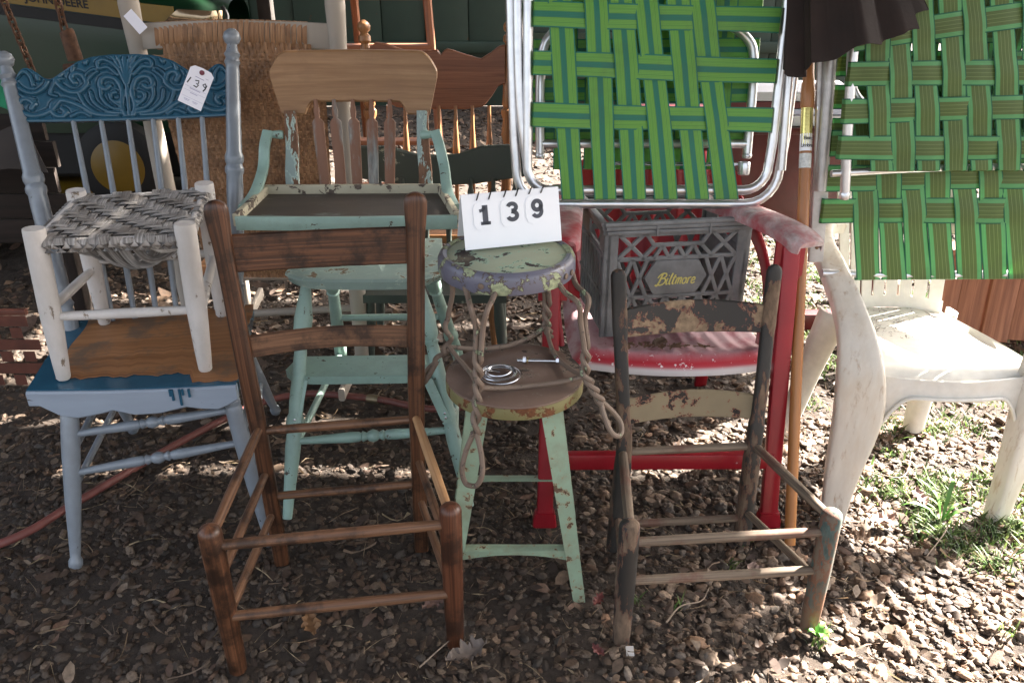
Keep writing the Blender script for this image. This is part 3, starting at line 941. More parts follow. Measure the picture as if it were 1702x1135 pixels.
# carved crest: dense grid with the relief as geometry
c0, c1 = Lp(.985), Rp(.985)
cdir = unit(c1 - c0); clen = np.linalg.norm(c1 - c0); cup = unit((Lp(1.1) - Lp(.9)) + (Rp(1.1) - Rp(.9))); cup = unit(cup - cdir * (cup @ cdir))
cn = unit(np.cross(cdir, cup)); cn = cn if cn[1] < 0 else -cn
S_ = [  # left half strokes in pixels of an enlargement, half widths
    ([(630, 590), (628, 500), (626, 420), (612, 330), (600, 280), (612, 262), (632, 290), (630, 360), (628, 430)], 9),
    ([(622, 425), (600, 360), (565, 318), (525, 300), (498, 315), (505, 345), (545, 340), (590, 380)], 10),
    ([(600, 340), (580, 300), (560, 280), (540, 268), (580, 262), (600, 300)], 9),
    ([(610, 590), (596, 540), (606, 470), (585, 410), (545, 390), (510, 400), (500, 435), (525, 452), (545, 438)], 13),
    ([(600, 470), (598, 505), (575, 520), (548, 505), (550, 478), (572, 470)], 10),
    ([(595, 560), (540, 545), (505, 500), (500, 455)], 10), ([(590, 578), (520, 565), (465, 520), (450, 465)], 10), ([(570, 588), (490, 580), (425, 535), (395, 470)], 10), ([(585, 540), (555, 515), (540, 480)], 8),
    ([(560, 590), (470, 580), (410, 545), (350, 515), (300, 508), (266, 535), (272, 575), (305, 590), (328, 570), (312, 550)], 13),
    ([(350, 590), (400, 570), (440, 590)], 9),
    ([(300, 512), (262, 555), (210, 580), (160, 582), (120, 555), (122, 515), (155, 500), (185, 522), (172, 548)], 13),
    ([(300, 375), (306, 425), (350, 462), (400, 462), (436, 425), (425, 385), (392, 370), (368, 390), (380, 418)], 13),
    ([(432, 440), (445, 405), (470, 378), (492, 362)], 8), ([(425, 400), (440, 375), (470, 352), (488, 350)], 7),
    ([(258, 318), (285, 360), (290, 410), (262, 470), (290, 485)], 9), ([(262, 398), (330, 398)], 8),
    ([(318, 380), (330, 330), (370, 290), (430, 268)], 11), ([(375, 360), (385, 325), (415, 295), (440, 300)], 10), ([(440, 320), (460, 288), (500, 268)], 10), ([(345, 350), (370, 312), (400, 285)], 7),
    ([(70, 350), (95, 300), (150, 272), (205, 290), (240, 335), (258, 395), (240, 440), (190, 470), (140, 455), (105, 415)], 11),
    ([(85, 385), (120, 330), (170, 315), (205, 350), (215, 400)], 11), ([(115, 395), (150, 360), (180, 385), (190, 430)], 9), ([(90, 420), (130, 480), (190, 500)], 8),
]
def crest_top(u):   # u in -1..1
    a = abs(u)
    return float(np.interp(a, [0, .12, .3, .45, .6, .69, .74, .8, .88, .95, 1.0], [.185, .186, .180, .165, .135, .118, .119, .135, .150, .146, .115]))
nu, nv = 300, 120
U = np.linspace(-1, 1, nu)
topv = A_([crest_top(u) for u in U]); k = np.ones(9) / 9
topv = np.convolve(np.pad(topv, 4, mode='edge'), k, 'valid')
VV = np.linspace(0, 1, nv)
gu = np.repeat(U[:, None], nv, 1) * clen / 2; gv = topv[:, None] * VV[None]
hgt = np.zeros_like(gu)
px2m = (clen / 2) / 520
for pts, w in S_:
    sp = spline(pts, 6)
    for mir in (1, -1):
        qx = (sp[:, 0] - 629) * px2m * mir; qy = (605 - sp[:, 1]) * px2m * .985 + .006
        d2 = np.full(gu.shape, 9.)
        for i in range(len(qx) - 1):
            ax, ay, bx, by = qx[i], qy[i], qx[i + 1], qy[i + 1]
            dx, dy = bx - ax, by - ay; L2 = dx * dx + dy * dy + 1e-12
            t = np.clip(((gu - ax) * dx + (gv - ay) * dy) / L2, 0, 1)
            d2 = np.minimum(d2, (gu - ax - t * dx) ** 2 + (gv - ay - t * dy) ** 2)
        d = np.sqrt(d2); wm = w * px2m * 1.05
        ridge = np.sqrt(np.clip(1 - (d / wm) ** 2, 0, 1)) * .0055
        groove = -np.exp(-((d - wm * 1.18) / (wm * .28)) ** 2) * .0034
        hgt = np.where(d < wm, np.maximum(hgt, ridge), np.where(hgt <= .0005, np.minimum(hgt, groove), hgt))
hgt += nrng.normal(0, .00008, hgt.shape)
edge = np.minimum(np.minimum(gv, topv[:, None] - gv), clen / 2 - np.abs(gu))
hgt = np.where(edge < .006, -.003 * (1 - edge / .006), hgt)
hgt = np.where((gv < .010) & (edge >= 0), .0015 * np.sin(np.clip(gv / .010, 0, 1) * PI), hgt)
cc = (c0 + c1) / 2
bow = .02 * (1 - (U[:, None]) ** 2)
G = cc + gu[..., None] * cdir + gv[..., None] * cup + (hgt + .006 - bow)[..., None] * cn
p = MB(); p.grid(G[:, ::-1] if np.cross(cdir, cup) @ cn < 0 else G, 0)
Gb = cc + gu[::12, ::8, None] * cdir + gv[::12, ::8, None] * cup + (-.012 - bow[::12])[..., None] * cn
p.grid(Gb)
for e_f, e_b in ((G[:, -1], G[:, -1] + 0), (G[:, 0], G[:, 0])):
    E2 = np.stack([e_f, e_b - cn * .018], 1); p.grid(E2)
for e_f in (G[0], G[-1]):
    p.grid(np.stack([e_f, e_f - cn * .018], 1))
part("crest_rail", p, m_blue, bc, label="blue crest rail pressed with scrolls and leaves", ang=70)
rearL, rearR = V3(-1.24, 2.11, .465), V3(-.80, 2.245, .465)
for f_ in (.235, .362, .488, .606, .728, .845):
    tp = lerp(c0, c1, f_) - cn * (.02 * (1 - (2 * f_ - 1) ** 2)) + cup * .004; bt_ = lerp(rearL, rearR, f_)
    r = .0088
    p = MB(); p.turn(bt_, tp, [(0, r * .8), (.12, r * .95), (.28, r), (.30, r * 1.35), (.315, r * 1.35), (.325, r), (.34, r * 1.45), (.355, r * 1.45), (.37, r), (.385, r * 1.3), (.4, r * 1.0), (.7, r * .95), (1, r * .8)], 12)
    part("spindle", p, m_bgrey, bc)
# seat
SC = [V3(-1.172, 1.742, 0), V3(-.676, 1.775, 0), V3(-.775, 2.27, 0), V3(-1.262, 2.14, 0)]
def quad(s, t, z): return lerp(lerp(SC[0], SC[1], s), lerp(SC[3], SC[2], s), t) + V3(0, 0, z)
p = MB()
ns = 25; out = []
for i in range(ns):
    s_ = i / (ns - 1)
    row = []
    for t in np.linspace(-.02 * math.sin(PI * s_), 1, 13):
        row.append(quad(s_, t, .463 - .004 * math.sin(PI * s_) * math.sin(PI * max(0, t))))
    out.append(row)
p.grid(A_(out), .036); part("seat", p, m_blue, bc, ang=30)
fdir = unit(SC[1] - SC[0]); flen = np.linalg.norm(SC[1] - SC[0]); fn = unit(np.cross(fdir, (0, 0, 1)))
if fn[1] > 0: fn = -fn
p = MB()
def apr(u):
    x = u / flen
    return float(np.interp(x, [0, .05, .09, .14, .22, .34, .40, .5, .62, .75, .82, .9, .95, 1], [.0, .0, -.012, -.028, -.034, -.022, -.014, -.028, -.026, -.012, -.020, -.024, -.014, 0]))
p.slab(np.linspace(0, flen, 41), apr, lambda u: .040, lambda u, v_, w: SC[0] + fdir * u + fn * (.008 + .010 * math.sin(PI * u / flen) - w) + V3(0, 0, .420 + v_), .020, 5, .004)
part("seat_apron", p, m_sgrey, bc, label="scalloped pale grey front edge with blue drips")
for x0, l_ in ((.70, .02), (.735, .034), (.78, .012), (.69, .008), (.75, .006)):
    q = MB(); o_ = SC[0] + fdir * flen * x0 + fn * .0185
    q.sweep([o_ + V3(0, 0, .461), o_ + V3(0, 0, .455 - l_ * .5), o_ + V3(0, 0, .452 - l_)], [.0035, .003, .0035], 8); part("paint_drip", q, m_blue, bc)
m_ply = wood("worn_plywood", (.19, .075, .025), (.36, .17, .07), .55, grain=(2.5, 60, 60), stain=(.12, .085, .06), stain_amt=.8)
p = MB()
out = []
for i in range(30):
    s_ = .10 + .90 * i / 29
    f_ = .125 + .012 * math.sin(i * 1.1) + .01 * math.sin(i * 2.7) if s_ < .78 else .025 + .008 * math.sin(i * 2.)
    row = [quad(s_ + .012 * math.sin(t * 9), t, .4655) for t in np.linspace(f_, .985, 12)]
    out.append(row)
p.grid(A_(out), .002); part("seat_panel", p, m_ply, bc, label="worn bare plywood laid in the seat")
# legs
r = .021
lprof = [(0, r * .95), (.03, r * 1.05), (.06, r * .9), (.07, r * 1.0), (.09, r * 1.0), (.10, r * .9), (.115, r * 1.0), (.13, r * 1.02), (.3, r * 1.05), (.6, r * .92), (.9, r * .62), (.935, r * .58), (.955, r * .8), (.985, r * .8), (1, r * .62)]
FLt, FLf = V3(-1.098, 1.782, .425), V3(-1.112, 1.645, 0)
FRt, FRf = V3(-.712, 1.815, .425), V3(-.64, 1.735, 0)
RLt, RLf = V3(-1.19, 2.09, .43), V3(-1.235, 2.30, 0)
RRt, RRf = V3(-.83, 2.21, .43), V3(-.80, 2.42, 0)
for a1, b1 in ((FLt, FLf), (FRt, FRf), (RLt, RLf), (RRt, RRf)):
    p = MB(); p.turn(a1, b1, lprof, 18); part("leg", p, m_bgrey, bc)
def on(a1, b1, z): return lerp(a1, b1, (a1[2] - z) / (a1[2] - b1[2]))
def bead_rung(mb, a1, b1, r):
    mb.turn(a1, b1, [(0, r * .75), (.1, r * .85), (.36, r * 1.25), (.41, r * 1.15), (.425, r * .85), (.435, r * 1.25), (.45, r * 1.0), (.462, r * .8), (.475, r * 1.2), (.5, r * 1.5), (.525, r * 1.2), (.538, r * .8), (.55, r * 1.0), (.565, r * 1.25), (.575, r * .85), (.59, r * 1.15), (.64, r * 1.25), (.9, r * .85), (1, r * .75)], 14)
for zl, zr in ((.330, .372), (.236, .285)):
    p = MB(); bead_rung(p, on(FLt, FLf, zl), on(FRt, FRf, zr), .0108); part("rung", p, m_bgrey, bc)
for z1, z2 in ((.28, .25), (.19, .16)):
    p = MB(); rung(p, on(FLt, FLf, z1), on(RLt, RLf, z2), .0095); part("rung", p, m_bgrey, bc)
    p = MB(); rung(p, on(FRt, FRf, z1), on(RRt, RRf, z2), .0095); part("rung", p, m_bgrey, bc)
p = MB(); rung(p, on(RLt, RLf, .24), on(RRt, RRf, .24), .0095); part("rung", p, m_bgrey, bc)

# paper lot tag on the crest
m_tag = plain("tag_paper", (.80, .79, .86), .6, var=.03, bs=0)
T0 = V3(-.866, 2.34, 1.078)            # centre of the tag, just in front of the crest
tx = unit(V3(.80, .12, -.44)); ty = unit(V3(.44, .10, .80)); ty = unit(ty - tx * (ty @ tx)); tn = np.cross(tx, ty); tn = tn if tn[1] < 0 else -tn
tg = thing("paper_tag", "white manila tag with handwritten 139 hung on the blue crest", "tag", tuple(T0))
fm = lambda u, v_, w=0.: T0 + tx * u + ty * v_ + tn * w
p = MB(); p.slab([-.032, -.022, 0, .022, .032], lambda u: -.055, lambda u: .055 - max(0, abs(u) - .02) * .9, lambda u, v_, w: fm(u, v_, -w), .0008, 3, .0002); part("paper", p, m_tag, tg)
p = MB(); p.disc(fm(.0, .043, .0002), .0068, .0012, 20, .0004, ax=tn); part("eyelet", p, plain("maroon_eyelet", (.16, .03, .05), .5), tg)
hw = [([(-.022, .004), (-.019, .016)], .0009), (np.array([(-.010, .014), (-.004, .016), (-.003, .011), (-.007, .010), (-.002, .008), (-.004, .003), (-.010, .004)]), .0009), (np.array([(.012, .012), (.008, .016), (.005, .012), (.009, .009), (.012, .014), (.011, .006), (.009, .001)]), .0009)]
p = stroke_mb([(A_(q_) * 1.45 + A_([.006, -.004]), .0016) for q_, w_ in hw], lambda x_, y_: fm(x_, y_, .0007)); part("handwriting", p, plain("pen_ink", (.02, .02, .03), .5), tg, label="handwritten 139")
m_pr = plain("faint_print", (.35, .33, .48), .6, bs=0)
p = MB()
for y_, x0, x1, h_ in ((.0265, -.012, .012, .0009), (-.0085, -.015, .014, .0010), (-.020, -.010, .010, .0009), (-.040, -.020, -.004, .0006), (-.043, -.018, -.006, .0006), (-.040, .003, .018, .0006), (-.043, .005, .016, .0006), (.032, .014, .022, .0005)):
    stroke_mb([([(x0, y_), (x1, y_)], h_)], lambda a_, b_: fm(a_, b_, .0006), p)
for y_ in (-.0055, -.0165, -.034):
    stroke_mb([([(-.029, y_), (.029, y_)], .0003)], lambda a_, b_: fm(a_, b_, .00055), p)
part("print_lines", p, m_pr, tg)

# ------------------------------------------------------------------ whitewashed splint stool on the blue chair
m_wht = peel("white_wash", (.58, .54, .51), (.25, .19, .14), thr=.625, scale=26, rough=.7, dirt=(.40, .37, .33), stretch=(1, 1, .5))
m_splint = wood("grey_splint", (.085, .075, .068), (.48, .45, .42), .85, grain=(6, 260, 260), stain=(.10, .075, .055), stain_amt=.6)
gt = [V3(-1.088, 1.800, .850), V3(-.758, 1.838, .850), V3(-.822, 2.165, .858), V3(-1.134, 2.10, .856)]
gf = [V3(-1.106, 1.794, .466), V3(-.772, 1.841, .466), V3(-.838, 2.180, .466), V3(-1.152, 2.125, .466)]
gs = thing("splint_stool", "low whitewashed stool with grey woven splint seat standing on the blue chair", "stool", (-.96, 1.98, .466))
for t_, f_ in zip(gt, gf):
    p = MB(); d = t_ - f_
    P = [f_ + d * t for t in (0, .01, .12, .45, .8, .985, 1.0)]
    p.sweep(P, [.014, .0165, .019, .0245, .0248, .0245, .0235], 18); part("leg", p, m_wht, gs)
def gp(i, z): return lerp(gf[i], gt[i], (z - .466) / .385)
railz = [.812, .812, .822, .822]
for i in range(4):
    j = (i + 1) % 4
    p = MB(); rung(p, gp(i, railz[i]), gp(j, railz[j]), .0135, .1); part("seat_rail", p, m_wht, gs)
for i, z in ((0, .632), (2, .655)):
    p = MB(); rung(p, gp(i, z), gp((i + 1) % 4, z), .0118, .2); part("rung", p, m_wht, gs)
for i, z in ((1, .60), (3, .60)):
    p = MB(); rung(p, gp(i, z + .03 * (i == 3)), gp((i + 1) % 4, z + .05), .0118, .2); part("rung", p, m_wht, gs)
SQ = [gp(0, .826), gp(1, .826), gp(2, .834), gp(3, .834)]
def sp_pt(s_, t, z): return lerp(lerp(SQ[0], SQ[1], s_), lerp(SQ[3], SQ[2], s_), t) + V3(0, 0, z - .012 * math.sin(PI * min(1, max(0, s_))) * math.sin(PI * min(1, max(0, t))))
NWp, NWf = 12, 13
flat = rrect(1, 1, .4)
for a_ in range(NWp):       # front to back
    s0 = .085 + .83 * a_ / (NWp - 1); pts = [sp_pt(s0, -.045, -.03), sp_pt(s0, -.05, -.012)]
    for b_ in range(-1, 2 * NWf + 2):
        t = b_ / (2 * NWf); over = ((b_ // 2 + a_) % 4) < 2
        pts.append(sp_pt(s0 + .004 * math.sin(b_ + a_), t, (.0028 if over else -.0028)))
    pts += [sp_pt(s0, 1.05, -.012), sp_pt(s0, 1.045, -.03)]
    p = MB(); p.sweep(pts, [(.0115 + .001 * math.sin(i * 2.1 + a_), .0009) for i in range(len(pts))], prof=flat * 2, up=(0, 0, 1)); part("splint", p, m_splint, gs)
for b_ in range(NWf):       # left to right
    t0 = .055 + .89 * b_ / (NWf - 1); pts = [sp_pt(-.05, t0, -.02), sp_pt(-.055, t0, -.006)]
    for a_ in range(-1, 2 * NWp + 2):
        s_ = .085 + .83 * (a_ / 2) / (NWp - 1); s_ = min(1.04, max(-.04, s_)); over = (((b_) + a_ // 2) % 4) < 2
        pts.append(sp_pt(s_, t0 + .004 * math.sin(a_ * 1.3 + b_), (-.0028 if over else .0028)))
    pts += [sp_pt(1.05, t0, -.006), sp_pt(1.05, t0, -.02)]
    p = MB(); p.sweep(pts, [(.0105 + .001 * math.sin(i * 1.7 + b_), .0009) for i in range(len(pts))], prof=flat * 2, up=(0, 0, 1)); part("splint", p, m_splint, gs)
for k in range(7):          # broken strands hanging below the seat
    s0 = .18 + .09 * k; p = MB()
    a1 = sp_pt(s0 - .1, .25, -.02); dz = .055 + .035 * math.sin(PI * k / 6)
    p.sweep(spline([a1, sp_pt(s0 + .02, .3 + .05 * math.sin(k), -.01 - dz), sp_pt(s0 + .16, .42, -.02 - dz * .9), sp_pt(s0 + .3, .5, -.022)], 6), (.011, .001), prof=flat * 2, up=(.2, -.5, .8)); part("hanging_splint", p, m_splint, gs)

# ------------------------------------------------------------------ mint high chair
m_mint = peel("mint_gloss", (.27, .40, .345), (.10, .07, .05), thr=.635, scale=36, rough=.4, dirt=(.19, .255, .22), soft=.008)
m_mintworn = peel("mint_worn", (.27, .34, .32), (.19, .10, .06), mid=(.36, .46, .41), thr=.50, scale=16, rough=.6, stretch=(1, 1, .35), midw=.03)
m_slatE = peel("stripped_slat", (.21, .10, .06), (.30, .30, .28), thr=.56, scale=16, rough=.7, stretch=(1, 1, .12), soft=.06)
m_crestE = wood("bare_maple", (.20, .10, .042), (.34, .195, .095), .5, grain=(2.5, 55, 55), stain=(.22, .12, .06), stain_amt=.4)
m_tray = peel("worn_tray", (.055, .043, .034), (.26, .30, .27), thr=.63, scale=13, rough=.6, stretch=(.5, 1, 1), soft=.05, dirt=(.10, .08, .06))
m_cream = peel("cream_worn", (.42, .38, .27), (.12, .09, .07), thr=.57, scale=24, rough=.6)
hc = thing("high_chair", "mint green wooden high chair with tray and bare wood crest", "high chair", (-.41, 2.2, 0))
xc = -.452
def cr_bot(u): 
    a1 = abs(u); return 1.020 - (.034 if a1 > .165 else (.034 * max(0, (a1 - .135) / .03) ** 1.5))
def cr_top(u):
    a1 = abs(u); return 1.162 - .002 * (a1 / .2) - (.05 * (max(0, a1 - .185) / .053) ** 2.2)
p = MB(); us = np.concatenate([np.linspace(-.238, -.13, 22), np.linspace(-.12, .12, 9), np.linspace(.13, .238, 22)])
p.slab(us, cr_bot, cr_top, lambda u, v_, w: V3(xc + u * (1 - .10 * max(0, (1.09 - v_) / .1) * (abs(u) > .1)), 2.435 + w + .10 * (v_ - 1.0) + .25 * (.056 - u * u), v_), .021, 7, .005)
part("crest_rail", p, m_crestE, hc)
for xt, xb in ((-.640, -.605), (-.258, -.292)):
    s = -1 if xt < xc else 1
    path = spline([V3(xb, 2.375, .62), V3(xb + s * .018, 2.37, .70), V3(xt + s * .004, 2.385, .80), V3(xt, 2.41, .90), V3(xt + s * .0, 2.43, 1.0)], 7)
    p = MB(); p.sweep(path, [(1.25 - .35 * i / (len(path) - 1), 1) for i in range(len(path))], prof=rrect(.037, .020, .25), up=(0, 1, 0)); part("back_post", p, m_mintworn, hc)
for xt, xb in zip((-.566, -.513, -.459, -.405, -.352), (-.545, -.500, -.456, -.412, -.368)):
    p = MB(); z0, z1 = .62, 1.03; pts = []; R = []
    for t, w in ((0, .010), (.02, .0135), (.45, .0145), (.80, .0165), (.845, .0165), (.865, .011), (.875, .006), (.89, .0075), (.92, .0085), (.96, .006), (1.0, .005)):
        pts.append(V3(xb + (xt - xb) * t, 2.372 + .068 * t, z0 + (z1 - z0) * t)); R.append((w, .006))
    p.sweep(pts, R, prof=rrect(2, 2, .3), up=(0, 1, 0)); part("spindle", p, m_slatE, hc)
m_hseat = peel("worn_mint_seat", (.30, .40, .36), (.26, .18, .11), mid=(.36, .46, .40), thr=.60, scale=22, rough=.6)
p = MB(); out = []
for i in range(29):
    s_ = i / 28; x = -.622 + (.428) * s_
    fr = 2.062 + .055 * abs(2 * s_ - 1) ** 5 - .004
    out.append([V3(x + (.02 * (1 - 2 * s_)) * t, fr + (2.41 - fr) * t, .622 - .008 * math.sin(PI * s_) * math.sin(PI * t) - .006 * (t < .03)) for t in (0, .03, .1, .25, .45, .65, .85, .97, 1)])
p.grid(A_(out), .030); part("seat", p, m_hseat, hc, ang=30)
hl = {}
r = .0215
hprof = [(0, r * .55), (.05, r * .75), (.16, r * 1.18), (.24, r * 1.12), (.262, r * .8), (.27, r * 1.0), (.285, r * .75), (.30, r * .82), (.5, r * .95), (.56, r * .9), (.575, r * 1.1), (.60, r * 1.15), (.63, r * .85), (.645, r * .95), (.70, r * 1.0), (.9, r * .72), (1, r * .6)]
for k, (t_, f_) in {'fl': (V3(-.565, 2.115, .600), V3(-.622, 1.845, 0)), 'fr': (V3(-.262, 2.125, .600), V3(-.120, 1.90, 0)), 'rl': (V3(-.555, 2.36, .60), V3(-.60, 2.60, 0)), 'rr': (V3(-.272, 2.36, .60), V3(-.16, 2.62, 0))}.items():
    hl[k] = (t_, f_); p = MB(); p.turn(t_, f_, hprof, 18); part("leg", p, m_mint, hc)
p = MB(); out = []
for i in range(25):
    s_ = i / 24; x = -.632 + .425 * s_; fr = 1.995 + .045 * abs(2 * s_ - 1) ** 8
    out.append([V3(x + .02 * (1 - 2 * s_) * t, fr + (2.115 - fr) * t + .012 * s_, .362 + .004 * t) for t in (0, .06, .5, .94, 1)])
p.grid(A_(out), .024); part("foot_rest", p, m_mint, hc, ang=30)
for s, k in ((-1, 'fl'), (1, 'fr')):
    lo = on(*hl[k], .235); x = -.575 if s < 0 else -.232
    p = MB(); p.bar(V3(x, 1.998, .352), lo + V3(-s * .004, -.022, 0), .026, .004, up=(0, -1, .2)); part("strap", p, m_mint, hc)
    for q in (.25, .262):
        pp_ = on(*hl[k], q) + V3(-s * .004, -.026, 0); b1 = MB(); b1.disc(pp_, .004, .003, 8, .001, ax=(0, -1, .2)); part("screw_head", b1, m_zinc, hc)
p = MB(); bead_rung(p, on(*hl['fl'], .195), on(*hl['fr'], .205), .0125); part("rung", p, m_mint, hc)
p = MB(); rung(p, on(*hl['rl'], .33), on(*hl['rr'], .33), .012); part("rung", p, m_mint, hc)
for k1, k2 in (('fl', 'rl'), ('fr', 'rr')):
    p = MB(); rung(p, on(*hl[k1], .17), on(*hl[k2], .17), .011); part("rung", p, m_mint, hc)
# tray
def tq(s_, t, z): return lerp(lerp(V3(-.704, 2.030, 0), V3(-.140, 2.040, 0), s_), lerp(V3(-.700, 2.300, 0), V3(-.205, 2.310, 0), s_), t) + V3(0, 0, z)
tr = MB(); out = [[tq(s_, t - .035 * math.sin(PI * s_) * (1 - t), .792) for t in np.linspace(0, 1, 9)] for s_ in np.linspace(0, 1, 15)]
tr.grid(A_(out), .010); tray = part("tray", tr, m_tray, hc)
p = MB(); p.sweep([tq(s_, -.035 * math.sin(PI * s_), .790) for s_ in np.linspace(0, 1, 15)], 1.0, prof=rrect(.014, .036, .2), up=(0, 0, 1)); part("front_lip", p, m_mint, tray)
p = MB(); p.sweep([tq(s_, 1.0, .800) for s_ in np.linspace(0, 1, 5)], 1.0, prof=rrect(.014, .034, .2), up=(0, 0, 1)); part("rear_lip", p, m_cream, tray)
for s_ in (0, 1):
    p = MB(); p.sweep([tq(s_, t, .798) for t in (.0, .5, 1.0)], 1.0, prof=rrect(.016, .034, .2), up=(0, 0, 1)); part("side_lip", p, m_cream, tray)
    s = -1 if s_ == 0 else 1
    b0 = tq(s_, .75, .80); e0 = V3(-.704, 2.405, .945) if s_ == 0 else V3(-.222, 2.405, .945)
    path = spline([tq(s_, .35, .800) + V3(s * .010, 0, 0), b0 + V3(s * .010, 0, .012), lerp(b0, e0, .45) + V3(s * .010, .03, -.012), lerp(b0, e0, .75) + V3(s * .006, .01, 0), e0], 7)
    p = MB(); p.sweep(path, 1.0, prof=rrect(.017, .030, .25), up=(s, 0, .1)); part("tray_arm", p, m_mint, tray)
    p = MB(); p.turn(e0 + V3(-s * .004, 0, -.008), e0 + V3(-s * .042, .004, -.010), [(0, .009), (.5, .0115), (.8, .013), (1, .011)], 14); part("pivot_peg", p, m_mint, tray)

# ------------------------------------------------------------------ rocker with woven back, seen from behind
m_greyw = peel("worn_grey_post", (.33, .29, .245), (.15, .10, .07), thr=.68, scale=14, rough=.75, stretch=(1, 1, .4))
m_cane = wood("brown_cane", (.15, .065, .026), (.42, .23, .115), .55, grain=(9, 300, 300), stain=(.08, .04, .02), stain_amt=.6)
rk = thing("woven_back_rocker", "grey posted rocker with tall woven cane back behind the blue chair", "chair", (-.84, 2.8, 0))
for x0, x1 in ((-1.155, -1.135), (-.532, -.545)):
    r = .031
    p = MB(); p.turn(V3(x1, 2.68, .05), V3(x0, 2.675, 1.36), [(0, r * .8), (.3, r), (.6, r * .95), (.80, r * .8), (.93, r), (.945, r * .95), (.955, r * .72), (.97, r * .68), (.985, r * .9), (1, r * .5)], 18); part("back_post", p, m_greyw, rk)
def rkx(z, s_): return lerp(-1.115 + .075 * (1.2 - z) / .8, -.575 - .03 * (1.2 - z) / .8, s_)
p = MB(); p.sweep([V3(rkx(1.185, s_) - .02 + .04 * s_, 2.672 - .03 * math.sin(PI * s_), 1.178 + .012 * math.sin(PI * s_)) for s_ in np.linspace(0, 1, 9)], 1.0, prof=rrect(.016, .075, .3), up=(0, 0, 1)); part("top_rail", p, m_greyw, rk)
wv = MB()
nvert = 46
for i in range(nvert):
    s_ = (i + .5) / nvert; pts = []
    for k in range(60):
        z = 1.21 - .80 * k / 59
        pts.append(V3(rkx(z, s_) + .0012 * math.sin(k * 2.2 + i), 2.656 - .03 * math.sin(PI * s_) + .0022 * (1 if (k + i) % 2 else -1), z + .012 * math.sin(PI * s_) * max(0, (z - .9) / .3)))
    if .08 < s_ < .93:
        wv.sweep(pts[4:], (.0060, .0012), prof=A_([(1, 0), (.5, .9), (-.5, .9), (-1, 0), (-.5, -.9), (.5, -.9)]), up=(0, 1, 0), cap=False)
    else: wv.sweep(pts[10:], (.0060, .0012), prof=A_([(1, 0), (.5, .9), (-.5, .9), (-1, 0), (-.5, -.9), (.5, -.9)]), up=(0, 1, 0), cap=False)
nh = 62
for k in range(nh):
    z = 1.12 - .70 * k / nh; pts = []
    for i in range(nvert + 1):
        s_ = i / nvert
        pts.append(V3(rkx(z, s_), 2.656 - .03 * math.sin(PI * s_) + .0024 * (1 if (k // 2 + i) % 2 else -1), z + .0008 * math.sin(i * 1.7 + k) + .012 * math.sin(PI * s_) * max(0, (z - .9) / .3)))
    wv.sweep(pts, (.0056, .0012), prof=A_([(1, 0), (.5, .9), (-.5, .9), (-1, 0), (-.5, -.9), (.5, -.9)]), up=(0, 1, 0), cap=False)
part("woven_back", wv, m_cane, rk, kind="stuff")
for i in range(30):       # cane wrapped over the top rail
    s_ = .07 + .83 * i / 29; x = rkx(1.19, s_); y = 2.672 - .03 * math.sin(PI * s_); zc = 1.178 + .012 * math.sin(PI * s_)
    a1 = np.linspace(0, 2 * PI, 14, endpoint=False)
    p = MB(); p.sweep([V3(x + .004 * math.sin(q) + .001 * math.sin(i * 5), y + .0125 * math.cos(q), zc + .0395 * math.sin(q)) for q in a1], (.0014, .0078), prof=A_([(1, 0), (.5, .9), (-.5, .9), (-1, 0), (-.5, -.9), (.5, -.9)]), up=(1, 0, 0), closed=True)
    part("cane_wrap", p, m_cane, rk)
p = MB(); p.sweep([V3(rkx(.4, s_), 2.665, .40) for s_ in (0, .5, 1)], .016, 12); part("lower_rail", p, m_greyw, rk)
p = MB(); rung(p, V3(-1.13, 2.68, .24), V3(-.54, 2.68, .275), .014); part("rung", p, m_greyw, rk)
for x in (-1.10, -.58):
    p = MB(); p.turn(V3(x, 3.15, .42), V3(x, 3.15, .05), [(0, .025), (.5, .022), (1, .018)], 14); part("front_leg", p, m_greyw, rk)
    p = MB(); p.sweep(spline([V3(x, 2.45, .05), V3(x, 2.75, .03), V3(x, 3.1, .03), V3(x, 3.35, .06)], 6), 1.0, prof=rrect(.022, .045, .3), up=(0, 0, 1)); part("rocker_runner", p, m_greyw, rk)
p = MB(); out = [[V3(-1.10 + .52 * s_, 2.70 + .45 * t, .42) for t in (0, .5, 1)] for s_ in (0, .5, 1)]; p.grid(A_(out), .03); part("seat", p, m_cane, rk)
p = MB(); T1 = V3(-1.125, 2.63, 1.225); a1 = unit(V3(.6, 0, -.8)); b1 = unit(V3(.8, 0, .6))
p.slab([-.03, .02, .034], lambda u: -.017, lambda u: .017, lambda u, v_, w: T1 + a1 * u + b1 * v_ + V3(0, w, 0), .0008, 3, .0002)
solo("paper_tag", p, m_tag, "blank side of a white tag hanging on the grey rocker post", "tag", tuple(T1))

